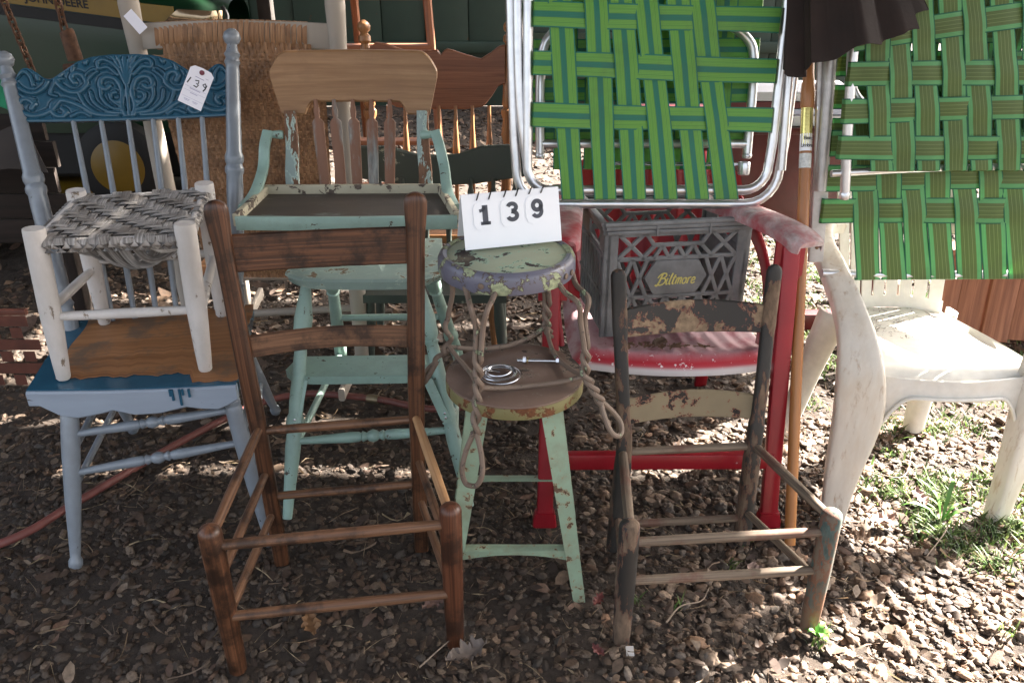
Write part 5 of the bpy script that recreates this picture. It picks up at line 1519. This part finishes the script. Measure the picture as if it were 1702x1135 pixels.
for i in range(73):
    q = 2 * PI * i / 72; row = []
    for t in np.linspace(0, 1, 12):
        rr_ = (.035 + .085 * (1 - t) ** .8) * (1 + .14 * math.cos(8 * q) * (1 - t) ** .5 + .06 * math.cos(19 * q + 2 * t))
        c_ = pt_(1.22) + V3(.055, -.135, .0) * (1 - t) + ud * (.62 * t)
        zz = (.060 * math.cos(q) + .007 * math.cos(8 * q + .6) + .010 * math.sin(3 * q + 1)) * (1 - t) ** 2
        row.append(c_ + V3(rr_ * math.cos(q) * 1.15, rr_ * math.sin(q) * .75, zz))
    out.append(row)
p.grid(A_(out), .002); part("canopy", p, m_fab, ub, ang=80)

# ------------------------------------------------------------------ white plastic chair
m_wp = peel("dirty_white_plastic", (.66, .63, .57), (.40, .28, .16), thr=.74, scale=60, rough=.35, soft=.05, dirt=(.58, .53, .45), bs=.1)
m_wpleg = peel("mud_splashed_plastic", (.62, .57, .49), (.36, .19, .07), thr=.66, scale=45, rough=.4, soft=.10, dirt=(.50, .40, .29), stretch=(1, 1, .25), bs=.1)
wc = thing("plastic_chair", "white plastic stacking chair with dirt on the seat at the right", "chair", (1.11, 2.07, 0))
def wseat(s_, t):
    k = 2 * s_ - 1
    x0, x1 = lerp(.945, 1.00, t), lerp(1.385, 1.31, t)
    x = lerp(x0, x1, s_); y = 1.905 + .44 * t - .025 * (1 - k * k) * (1 - t)
    z = .432 - .022 * math.sin(PI * t) * (1 - .4 * k * k) - .012 * t
    if t < .12: z -= .045 * ((.12 - t) / .12) ** 2
    if abs(k) > .85: z += .018 * ((abs(k) - .85) / .15) ** 2 * math.sin(PI * min(1, t * 1.1))
    return V3(x, y, z)
p = MB(); p.grid(A_([[wseat(s_, t) for t in np.concatenate([np.linspace(0, .15, 7), np.linspace(.2, 1, 12)])] for s_ in np.linspace(0, 1, 25)]), .005); part("seat", p, m_wp, wc, ang=60)
# back with slots: strips between slots
def wback(s_, t):
    k = 2 * s_ - 1
    return V3(lerp(1.0, 1.31, s_) + k * .03 * t, 2.345 + .11 * t - .05 * k * k + .01, .418 + .38 * t)
cuts = np.linspace(0, 1, 9)
for i in range(8):
    a1, b1 = cuts[i] + .012, cuts[i + 1] - .012
    p = MB(); p.grid(A_([[wback(s_, t) for t in np.linspace(.09, .86, 9)] for s_ in np.linspace(a1, b1, 4)]), .005); part("back_slat", p, m_wp, wc)
p = MB(); p.grid(A_([[wback(s_, t) for t in np.linspace(0, .092, 4)] for s_ in np.linspace(0, 1, 17)]), .005); part("back_base", p, m_wp, wc, ang=60)
p = MB(); p.grid(A_([[wback(s_, t) for t in np.linspace(.855, 1.0, 5)] for s_ in np.linspace(0, 1, 17)]), .005); part("back_top", p, m_wp, wc, ang=60)
def moulded_leg(path, ws, ds, up):
    """tapering moulded leg: shallow C section swept down a curved path"""
    P = spline(path, 8); n = len(P); t = np.linspace(0, 1, n)
    w_ = np.interp(t, np.linspace(0, 1, len(ws)), ws); d_ = np.interp(t, np.linspace(0, 1, len(ds)), ds)
    c = [(-.5, -.5), (-.5, .12), (-.44, .34), (-.30, .46), (-.1, .5), (.1, .5), (.30, .46), (.44, .34), (.5, .12), (.5, -.5), (.40, -.5), (.38, .05), (.25, .30), (-.25, .30), (-.38, .05), (-.40, -.5)]
    mb = MB(); mb.sweep(P, [(a1, b1) for a1, b1 in zip(w_, d_)], prof=c, up=up); return mb
part("rear_leg", moulded_leg([(.985, 2.30, .42), (.93, 2.29, .22), (.880, 2.275, 0)], [.09, .07, .05], [.06, .05], (-.3, -1, 0)), m_wp, wc, ang=60)
part("rear_leg", moulded_leg([(1.315, 2.31, .42), (1.318, 2.31, .22), (1.317, 2.31, 0)], [.09, .07, .05], [.06, .05], (.2, -1, 0)), m_wp, wc, ang=60)
p = MB()
fb_ = lambda u: .362 - .14 * max(0, abs((u - 1.16) / .20) - .55) ** 2 / .45 ** 2
p.slab(np.linspace(.965, 1.36, 41), fb_, lambda u: .415, lambda u, v_, w: V3(u, 1.872 + .9 * (u - 1.16) ** 2 + w - .10 * (.42 - v_), v_), .006, 5, .002); part("front_apron", p, m_wp, wc)
p = MB(); p.sweep([V3(u, 1.866 + .9 * (u - 1.16) ** 2 - .10 * (.42 - fb_(u)), fb_(u) + .004) for u in np.linspace(.965, 1.36, 41)], .005, 8); part("apron_lip", p, m_wp, wc)
shell = [(-.5, -.5), (-.5, .30), (-.475, .43), (-.41, .5), (-.2, .52), (.2, .52), (.41, .5), (.475, .43), (.5, .30), (.5, -.5), (.43, -.5), (.41, .02), (.28, .26), (-.28, .26), (-.41, .02), (-.43, -.5)]
for s in (-1, 1):      # arm that flows down into the front leg
    if s < 0: raw = [(1.0, 2.42, .655), (.925, 2.35, .672), (.875, 2.22, .670), (.868, 2.10, .642), (.885, 2.015, .580), (.903, 1.955, .505), (.914, 1.915, .42), (.921, 1.895, .30), (.898, 1.868, .13), (.888, 1.850, 0)]
    else: raw = [(1.31, 2.42, .655), (1.40, 2.35, .672), (1.452, 2.22, .670), (1.462, 2.10, .642), (1.445, 2.015, .580), (1.42, 1.955, .505), (1.392, 1.912, .42), (1.378, 1.893, .33), (1.358, 1.866, .18), (1.337, 1.842, 0)]
    ap = spline(raw, 8); n = len(ap); tt2 = np.linspace(0, 1, len(raw)); t = np.linspace(0, 1, n)
    w_ = np.interp(t, tt2, [.055, .062, .066, .068, .072, .092, .118, .128, .082, .060] if s < 0 else [.055, .062, .066, .068, .072, .085, .105, .09, .07, .048])
    w_ = np.convolve(np.pad(w_, 4, mode='edge'), np.ones(9) / 9, 'valid')
    d_ = np.interp(t, tt2, [.03, .032, .034, .036, .045, .055, .06, .058, .05, .042])
    f_ = np.interp(t, tt2, [0, 0, 0, .08, .35, .7, 1, 1, 1, 1])
    ups = [unit(lerp(V3(s * .12, 0, 1), V3(s * .30, -1, .15), k)) for k in f_]
    p = MB(); p.sweep(ap, [(a1, b1) for a1, b1 in zip(w_, d_)], prof=shell, up=ups); part("arm_and_leg", p, m_wpleg, wc, ang=60)
# debris on the white seat
m_deb = colmat("seat_debris", .9, 0, 80)
n = 260
Pd = []
for _ in range(n):
    s_, t = rnd.uniform(.08, .75), min(.98, max(.3, rnd.gauss(.78, .13))); q = wseat(s_, t)
    a1 = rnd.uniform(0, 6.28); l_ = rnd.uniform(.001, .006) if rnd.random() < .9 else rnd.uniform(.006, .018); w_ = rnd.uniform(.0006, .002)
    d = V3(math.cos(a1), math.sin(a1), 0); e = V3(-d[1], d[0], 0)
    Pd.append([q + d * l_ + V3(0, 0, .0012), q + e * w_ + V3(0, 0, .002), q - d * l_ + V3(0, 0, .0012), q - e * w_ + V3(0, 0, .002)])
scatter_mesh("seat_debris", A_(Pd), A_([(0, 1, 2, 3)]), nrng.uniform(.5, 1.2, (n, 1)) * A_([[.13, .07, .04]]), m_deb)
n = 60; Pd = []
for _ in range(n):
    q = V3(rnd.gauss(.41, .07), 2.02 + abs(rnd.gauss(0, .012)) - .0, .443); a1 = rnd.uniform(0, 6.28); l_ = rnd.uniform(.003, .02); w_ = rnd.uniform(.001, .008)
    d = V3(math.cos(a1), math.sin(a1), rnd.uniform(-.2, .3)); e = V3(-d[1], d[0], .2)
    Pd.append([q + d * l_, q + e * w_, q - d * l_, q - e * w_])
scatter_mesh("seat_debris", A_(Pd), A_([(0, 1, 2, 3)]), nrng.uniform(.6, 1.3, (n, 1)) * A_([[.22, .13, .08]]), m_leaf)

# ------------------------------------------------------------------ things behind on the right
m_dred = plain("dark_red_enamel", (.085, .006, .008), .35, var=.4, scale=7)
rc = thing("red_steel_cart", "dark red steel cart body on a low frame behind the umbrella pole", "cart", (.95, 2.95, 0))
p = MB(); p.slab(np.linspace(.42, 1.42, 9), lambda u: .50, lambda u: .875, lambda u, v_, w: V3(u, 2.80 + .04 * (.875 - v_) + w, v_), .50, 5, .012); part("body", p, m_dred, rc)
p = MB(); p.bar(V3(.40, 2.80, .868), V3(1.44, 2.80, .868), .03, .022, up=(0, 0, 1)); part("top_edge", p, m_dred, rc)
p = MB(); p.bar(V3(.40, 3.0, .085), V3(1.44, 3.0, .085), .06, .07, up=(0, 0, 1)); part("lower_frame", p, m_dred, rc)
for x in (.45, 1.38):
    p = MB(); p.bar(V3(x, 3.0, .05), V3(x, 3.0, .52), .05, .05, up=(0, 1, 0)); part("upright", p, m_dred, rc)
for k, (zz, cl, dx_, lb) in enumerate(((.880, (.72, .70, .72), .0, "thick white carton lowest in the stack on the red cart"), (.918, (.55, .58, .75), .02, "pale blue folder in the stack on the red cart"), (.938, (.13, .03, .035), -.015, "maroon binder in the stack on the red cart"), (.962, (.60, .60, .66), .03, "grey white papers topmost on the red cart"))):
    h_ = (.034, .018, .022, .030)[k]
    p = MB(); p.slab([.70 + dx_, .9 + dx_, 1.12 + dx_], lambda u: 0, lambda u: h_, lambda u, v_, w: V3(u + .08 * w, 2.815 + w - .02 * k * 0, zz + v_), .26, 3, .002)
    solo(("carton", "folder", "binder", "paper_stack")[k], p, plain("paper_%d" % k, cl, .6, var=.1), lb, ("carton", "folder", "binder", "papers")[k], (.9, 2.9, zz))

m_bwood = wood("red_brown_plank", (.14, .05, .025), (.30, .125, .065), .75, grain=(2, 50, 50))
bw = thing("plank_bench", "red brown plank bench end leaning behind the white chair", "bench", (1.85, 2.95, 0))
for k in range(6):
    x = 1.66 + k * .112
    p = MB(); p.bar(V3(x, 2.92 + .01 * (k % 2), .03), V3(x + .03, 3.0 + .01 * (k % 2), .40), .106, .03, up=(0, -1, .2), c=.1); part("plank", p, m_bwood, bw)
p = MB(); p.bar(V3(1.60, 2.96, .395), V3(2.32, 2.96, .395), .10, .03); part("cap_board", p, m_bwood, bw)
p = MB(); p.bar(V3(1.60, 3.02, .06), V3(2.32, 3.02, .06), .05, .10); part("sill", p, m_bwood, bw)

# ------------------------------------------------------------------ lawn tractor in the shed
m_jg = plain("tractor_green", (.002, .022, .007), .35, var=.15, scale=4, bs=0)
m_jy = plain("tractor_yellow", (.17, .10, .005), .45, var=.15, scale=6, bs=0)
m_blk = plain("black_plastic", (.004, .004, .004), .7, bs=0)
tt_ = thing("lawn_tractor", "green and yellow lawn tractor parked in the dark shed", "tractor", (-2.2, 4.1, 0))
p = MB(); out = []
for i in range(25):         # hood running left (rear) to right (nose)
    u = i / 24; x = -2.75 + 1.44 * u
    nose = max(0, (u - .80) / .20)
    top = 1.375 - .155 * u - .02 * nose ** 2.5; half = .27 - .03 * u - .06 * nose ** 3
    row = []
    for q in np.linspace(-PI / 2, PI / 2, 17):
        yy = 4.24 + half * math.copysign(abs(math.sin(q)) ** .7, math.sin(q)); zz = top - .26 * (1 - abs(math.cos(q)) ** .35)
        row.append(V3(x, yy, zz))
    row = [V3(x, 4.24 - half, .62)] + row + [V3(x, 4.24 + half, .62)]
    out.append(row)
p.grid(A_(out)); hood = part("hood", p, m_jg, tt_, ang=50)
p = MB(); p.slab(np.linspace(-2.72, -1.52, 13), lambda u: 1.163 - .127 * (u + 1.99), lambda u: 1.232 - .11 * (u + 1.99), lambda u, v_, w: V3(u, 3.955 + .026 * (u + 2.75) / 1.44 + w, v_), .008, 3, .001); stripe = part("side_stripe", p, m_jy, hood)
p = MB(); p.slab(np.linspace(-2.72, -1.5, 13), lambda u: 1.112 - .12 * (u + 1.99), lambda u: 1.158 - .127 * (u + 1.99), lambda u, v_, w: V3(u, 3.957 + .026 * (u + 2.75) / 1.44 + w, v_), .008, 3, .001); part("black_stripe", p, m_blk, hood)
ang = -.085
def tmap(x_, y_):
    xx = -2.03 + x_; return V3(xx, 3.953 + .026 * (xx + 2.75) / 1.44, 1.199 - .12 * (xx + 1.99) + y_)
p = text_mb("JOHN DEERE", .048, tmap, .0012, 1.0); part("lettering", p, m_blk, stripe, label="black letters JOHN DEERE on the yellow stripe", smooth=False)
m_lamp = plain("headlamp_glass", (.30, .22, .14), .12, .75, var=.5, scale=5, bs=0)
p = MB(); out = []
for i in range(13):
    u = i / 12; row = []
    for t in np.linspace(0, 1, 6):
        x0, x1 = lerp(-1.60, -1.50, t), -1.325
        x = lerp(x0, x1, u); row.append(V3(x, 3.972 + .03 * u - .012 * math.sin(PI * t) + .05 * max(0, u - .75) ** 2 * 16, 1.088 + .082 * t - .01 * u))
    out.append(row)
p.grid(A_(out), .006); part("headlamp", p, m_lamp, hood)
p = MB(); p.sweep(spline([V3(-1.64, 3.968, 1.088), V3(-1.5, 3.962, 1.078), V3(-1.33, 3.99, 1.073), V3(-1.30, 4.03, 1.13), V3(-1.315, 4.03, 1.18)], 6), .010, 8); part("lamp_trim", p, m_blk, hood)
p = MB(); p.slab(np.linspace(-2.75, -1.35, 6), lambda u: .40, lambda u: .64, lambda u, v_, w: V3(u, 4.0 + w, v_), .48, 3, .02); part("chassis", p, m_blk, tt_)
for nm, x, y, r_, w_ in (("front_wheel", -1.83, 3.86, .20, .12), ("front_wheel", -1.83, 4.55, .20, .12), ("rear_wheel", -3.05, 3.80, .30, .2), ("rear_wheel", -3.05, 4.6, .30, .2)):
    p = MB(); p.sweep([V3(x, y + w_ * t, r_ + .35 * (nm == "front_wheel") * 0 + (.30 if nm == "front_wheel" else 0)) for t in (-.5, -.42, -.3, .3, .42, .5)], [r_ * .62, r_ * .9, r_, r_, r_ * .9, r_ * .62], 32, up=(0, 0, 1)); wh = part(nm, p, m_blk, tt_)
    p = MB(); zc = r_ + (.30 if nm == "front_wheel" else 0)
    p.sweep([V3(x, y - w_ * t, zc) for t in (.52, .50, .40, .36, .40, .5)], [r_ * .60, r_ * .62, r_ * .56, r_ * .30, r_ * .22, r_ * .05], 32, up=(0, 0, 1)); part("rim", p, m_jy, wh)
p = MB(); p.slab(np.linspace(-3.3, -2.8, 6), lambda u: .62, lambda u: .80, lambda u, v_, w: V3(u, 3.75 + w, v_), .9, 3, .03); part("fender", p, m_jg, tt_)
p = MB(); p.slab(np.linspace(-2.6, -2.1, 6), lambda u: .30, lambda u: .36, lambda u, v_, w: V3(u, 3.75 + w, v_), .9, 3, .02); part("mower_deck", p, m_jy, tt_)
# front wheel stands on a plank ramp
p = MB(); p.bar(V3(-3.4, 4.2, .27), V3(-1.5, 4.2, .27), .9, .06); solo("loading_ramp", p, m_dark, "dark plank platform under the lawn tractor front wheels", "platform", (-2.4, 4.2, 0))

# rusty chains of a porch swing
m_rust = plain("rusty_iron", (.10, .045, .022), .75, .3, var=.5, scale=60)
def chain(a1, b1, n, name, label, extra=None):
    a1 = np.asarray(a1, float); b1 = np.asarray(b1, float); root = thing(name, label, "chain", tuple(b1))
    d = (b1 - a1) / n; L = np.linalg.norm(d); dn = d / L; s1 = unit(np.cross(dn, (.2, 1, 0))); s2 = np.cross(dn, s1)
    for i in range(n):
        c_ = a1 + d * (i + .5); s = s1 if i % 2 else s2
        q = np.linspace(0, 2 * PI, 14, endpoint=False)
        p = MB(); p.sweep([c_ + dn * L * .78 * math.cos(t) + s * L * .36 * math.sin(t) for t in q], L * .14, 7, closed=True); part("link", p, m_rust, root)
    return root
chain((-1.52, 2.62, 1.42), (-1.46, 2.62, 1.08), 13, "swing_chain", "thin rusty chain hanging in front of the tractor hood, left one")
c2 = chain((-1.34, 2.62, 1.42), (-1.335, 2.62, 1.195), 8, "swing_chain", "rusty chain ending in an iron sleeve above the blue crest")
p = MB(); p.sweep([V3(-1.332, 2.62, 1.20), V3(-1.330, 2.62, 1.195), V3(-1.322, 2.62, 1.115)], [.019, .021, .022], 14); part("sleeve", p, m_rust, c2)
p = MB(); p.sweep([V3(-1.35, 2.60, 1.095), V3(-1.29, 2.60, 1.100)], .012, 10); part("shackle_pin", p, m_rust, c2)

# brown wooden crate and sagging leather at far left
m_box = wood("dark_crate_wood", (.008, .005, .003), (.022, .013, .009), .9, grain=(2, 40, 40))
bx_ = thing("wooden_crate", "dark brown wooden crate at the left edge behind the blue chair", "crate", (-1.85, 2.95, 0))
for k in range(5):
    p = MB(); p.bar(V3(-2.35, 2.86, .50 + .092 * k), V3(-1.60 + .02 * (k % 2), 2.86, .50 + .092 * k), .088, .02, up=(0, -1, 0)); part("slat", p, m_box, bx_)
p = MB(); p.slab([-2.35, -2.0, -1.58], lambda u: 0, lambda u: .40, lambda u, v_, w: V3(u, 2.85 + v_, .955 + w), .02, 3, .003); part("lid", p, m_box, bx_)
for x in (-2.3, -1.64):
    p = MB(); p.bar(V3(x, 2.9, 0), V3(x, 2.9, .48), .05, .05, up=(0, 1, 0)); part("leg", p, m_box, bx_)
p = MB(); out = [[V3(-2.0 + .42 * u + .05 * t, 2.70 - .05 * math.sin(3 * u), .90 - .19 * t * (1 - .3 * u) + .025 * math.sin(7 * u + 3 * t)) for t in np.linspace(0, 1, 7)] for u in np.linspace(0, 1, 13)]
p.grid(A_(out), .006); solo("leather_flap", p, plain("old_leather", (.018, .010, .007), .6, var=.5), "old brown leather flap draped over the crate at far left", "leather", (-1.8, 2.7, .7))
m_perf = plain("rust_red_sheet", (.11, .03, .015), .7, var=.4)
rp_ = thing("perforated_sheet", "rust orange perforated metal sheet on the ground behind the blue chair", "sheet", (-1.72, 2.55, 0))
p = MB()
for i in range(6):
    for j in range(6):
        if (i % 2) and (j % 2): continue
        q0 = V3(-1.93 + .040 * i + .020 * j, 2.62 - .012 * j, .27 - .040 * j)
        out = [[q0 + V3(a1, 0, b1) for b1 in (0, -.040)] for a1 in (0, .040)]
        p.grid(A_(out), .002)
part("plate", p, m_perf, rp_)
p = MB(); p.bar(V3(-1.93, 2.63, .28), V3(-1.69, 2.63, .28), .02, .02); part("edge_strip", p, m_perf, rp_)
p = MB(); out = [[V3(-1.75 + .30 * u, 2.60 - .05 * t, 1.235 - .155 * t - .22 * u * (1 - .4 * t)) for t in np.linspace(0, 1, 6)] for u in np.linspace(0, 1, 8)]
p.grid(A_(out), .004); solo("green_tarp", p, plain("green_plastic_sheet", (.02, .20, .10), .3, var=.3), "folded green plastic tarp corner at the top left edge", "tarp", (-1.65, 2.58, 1.0))

# ------------------------------------------------------------------ step ladder
m_lad = wood("ladder_wood", (.16, .055, .025), (.30, .12, .055), .5)
ld = thing("step_ladder", "brown wooden step ladder standing before the green barn wall", "ladder", (-.65, 4.5, 0))
for xa, xb, y0, y1 in ((-.955, -.855, 4.35, 4.62), (-.355, -.455, 4.35, 4.62), (-.90, -.84, 5.2, 4.70), (-.44, -.47, 5.2, 4.70)):
    p = MB(); p.bar(V3(xa, y0, 0), V3(xb, y1, 1.55), .034, .07, up=(0, 1, .2), c=.15); part("rail", p, m_lad, ld)
for k in range(6):
    z = .25 + .235 * k + .0; t = z / 1.55; xa, xb = lerp(-.955, -.855, t), lerp(-.355, -.455, t); y = lerp(4.35, 4.62, t)
    p = MB(); p.bar(V3(xa, y, z), V3(xb, y, z), .09, .024); part("step", p, m_lad, ld)
p = MB(); p.bar(V3(-.90, 4.66, 1.56), V3(-.40, 4.66, 1.56), .2, .03); part("top_board", p, m_lad, ld)

# ------------------------------------------------------------------ hose, leaves, weeds, twigs
m_hose = plain("faded_red_hose", (.17, .055, .045), .5, var=.3, scale=9)
p = MB(); hp = spline([(-2.3, 1.45), (-1.75, 1.58), (-1.36, 1.70), (-1.22, 1.90), (-1.09, 2.13), (-.98, 2.30), (-.87, 2.44), (-.74, 2.51), (-.61, 2.505), (-.45, 2.47), (-.27, 2.41), (-.1, 2.45), (.1, 2.62)], 8)
p.sweep([V3(q[0], q[1], .020) for q in hp], .0115, 12)
hs_ = thing("garden_hose", "faded red garden hose winding over the gravel behind the chairs", "hose", (-.9, 2.4, 0))
part("tube", p, m_hose, hs_)
p = MB(); q0 = V3(-.50, 2.482, .020); q1 = V3(-.46, 2.473, .020); p.sweep([q0, lerp(q0, q1, .5), q1], [.0145, .0155, .0145], 12); part("coupling", p, plain("old_brass", (.30, .24, .16), .45, .8), hs_)

def oak_leaf(L_, seed):
    rr_ = random.Random(seed); pts = []
    n = 22; out = []
    for i in range(n):
        t = i / (n - 1); w = .26 * math.sin(PI * min(1, t * 1.02 + .02)) ** .8 * (1 + .28 * math.sin(t * 4.2 * 2 * PI + rr_.random())) * (.7 + .6 * t)
        w = max(.012, w)
        out.append([V3((t - .5), k * w * rr_.uniform(.8, 1.15), .14 * k * k * rr_.uniform(.2, 1.4) + .3 * (t - .45) ** 2) * L_ for k in (-1, -.4, 0, .4, 1)])
    return A_(out)
leafspec = [
    ((-.185, 1.49), .065, .7, (.30, .17, .13), "pinkish brown oak leaf on the shaded gravel inside the dark chair"),
    ((-.46, 1.42), .075, 2.0, (.30, .15, .06), "orange brown leaf under the front rung of the dark chair"),
    ((-.10, 1.335), .10, .5, (.22, .17, .14), "grey brown curled leaf by the dark chair right front foot"),
    ((.205, 1.50), .045, 1.0, (.22, .05, .04), "dark red leaf beside the mint stool foot"),
    ((.19, 1.345), .04, 2.2, (.20, .05, .045), "small crimson leaf left of the small chair foot"),
    ((.61, 1.60), .07, 2.4, (.30, .20, .16), "tan leaf on end beneath the small chair rungs"),
    ((1.00, 1.80), .085, .3, (.40, .26, .20), "pale tan leaf in the sun under the white chair"),
    ((1.15, 1.90), .075, 1.5, (.42, .28, .25), "pink tan oak leaf beside the tall weed"),
    ((.93, 1.72), .09, 2.7, (.33, .20, .12), "long brown leaf near the small chair right post"),
    ((.40, 2.02), .06, 1.0, (.24, .15, .10), "dry curled leaf lying on the faded red seat"),
    ((-1.17, 2.42), .075, 1.1, (.42, .30, .16), "pale yellow leaf in the sunlight under the blue chair"),
]
for k, ((x, y), L_, a1, cl, lb) in enumerate(leafspec):
    G = oak_leaf(L_, k); ca_, sa_ = math.cos(a1), math.sin(a1)
    z0 = .026 if "red seat" not in lb else .452
    Gw = np.stack([x + G[..., 0] * ca_ - G[..., 1] * sa_, y + G[..., 0] * sa_ + G[..., 1] * ca_, z0 + G[..., 2]], 2)
    p = MB(); p.grid(Gw)
    mt = plain("leaf_%d" % k, tuple(q * .6 for q in cl), .7, var=.35, scale=40)
    solo("fallen_leaf", p, mt, lb, "leaf", (x, y, z0))

m_weed = plain("weed_green", (.09, .22, .035), .5, var=.25)
def weed(x, y, hs, name, label):
    root = thing(name, label, "weed", (x, y, 0))
    for k, (dx_, dy_, h_, w_) in enumerate(hs):
        p = MB(); pts = spline([V3(x, y, .0), V3(x + dx_ * .35, y + dy_ * .35, h_ * .75), V3(x + dx_ * .75, y + dy_ * .75, h_), V3(x + dx_, y + dy_, h_ * .82)], 6)
        S = unit(np.cross(unit(V3(dx_, dy_, 0)), (0, 0, 1))); n = len(pts)
        wd = [w_ * max(.08, math.sin(PI * min(.98, .12 + .88 * i / (n - 1)))) for i in range(n)]
        G = np.stack([[pts[i] + S * wd[i] * k_ + V3(0, 0, .25 * abs(k_) * wd[i]) for k_ in (-1, 0, 1)] for i in range(n)])
        p.grid(G); part("blade", p, m_weed, root)
weed(1.175, 1.82, [(-.11, .02, .06, .006), (.035, .05, .12, .0055), (-.03, .05, .085, .005), (.10, .015, .045, .005), (.06, .03, .05, .004)], "grass_weed", "tall broad-bladed grass weed under the white chair")
for x, y, lb in ((1.02, 2.20, "leafy sprout at the white chair rear leg"), (1.42, 1.62, "low green sprout right of the white chair front foot"), (.70, 1.41, "tiny green sprout at the small chair right front foot")):
    weed(x, y, [(.035 * math.cos(q) * rnd.uniform(.6, 1.2), .035 * math.sin(q) * rnd.uniform(.6, 1.2), rnd.uniform(.015, .04), .006) for q in np.linspace(0, 6.28, 8)[:-1]], "green_sprout", lb)
m_twig = plain("grey_twig", (.20, .15, .11), .8)
for k, (pts, lb) in enumerate((([(.355, 1.43), (.395, 1.475), (.45, 1.50), (.475, 1.535)], "thin curved twig on the gravel inside the small chair"), ([(1.17, 1.78), (1.13, 1.73), (1.06, 1.66)], "dark thin twig by the tall grass weed"), ([(-.20, 1.30), (-.16, 1.345), (-.12, 1.40)], "pale twig beside the dark chair right foot"), ([(1.0, 2.08), (1.10, 2.0), (1.16, 2.02), (1.22, 2.12)], "bent twig on the ground below the white seat"))):
    p = MB(); P = spline([V3(a1, b1, .026 + .006 * (i % 2)) for i, (a1, b1) in enumerate(pts)], 6); p.sweep(P, [.0022 - .0012 * i / len(P) for i in range(len(P))], 7)
    solo("twig", p, m_twig, lb, "twig", (pts[0][0], pts[0][1], .02))
p = MB(); p.slab([-.008, 0, .009], lambda u: -.010, lambda u: .011, lambda u, v_, w: V3(.262 + u, 1.355 + v_, .012 + w + .3 * v_), .006, 3, .002)
solo("white_chip", p, plain("white_shard", (.40, .38, .36), .5), "white shard under the small chair left front foot", "shard", (.262, 1.355, 0))
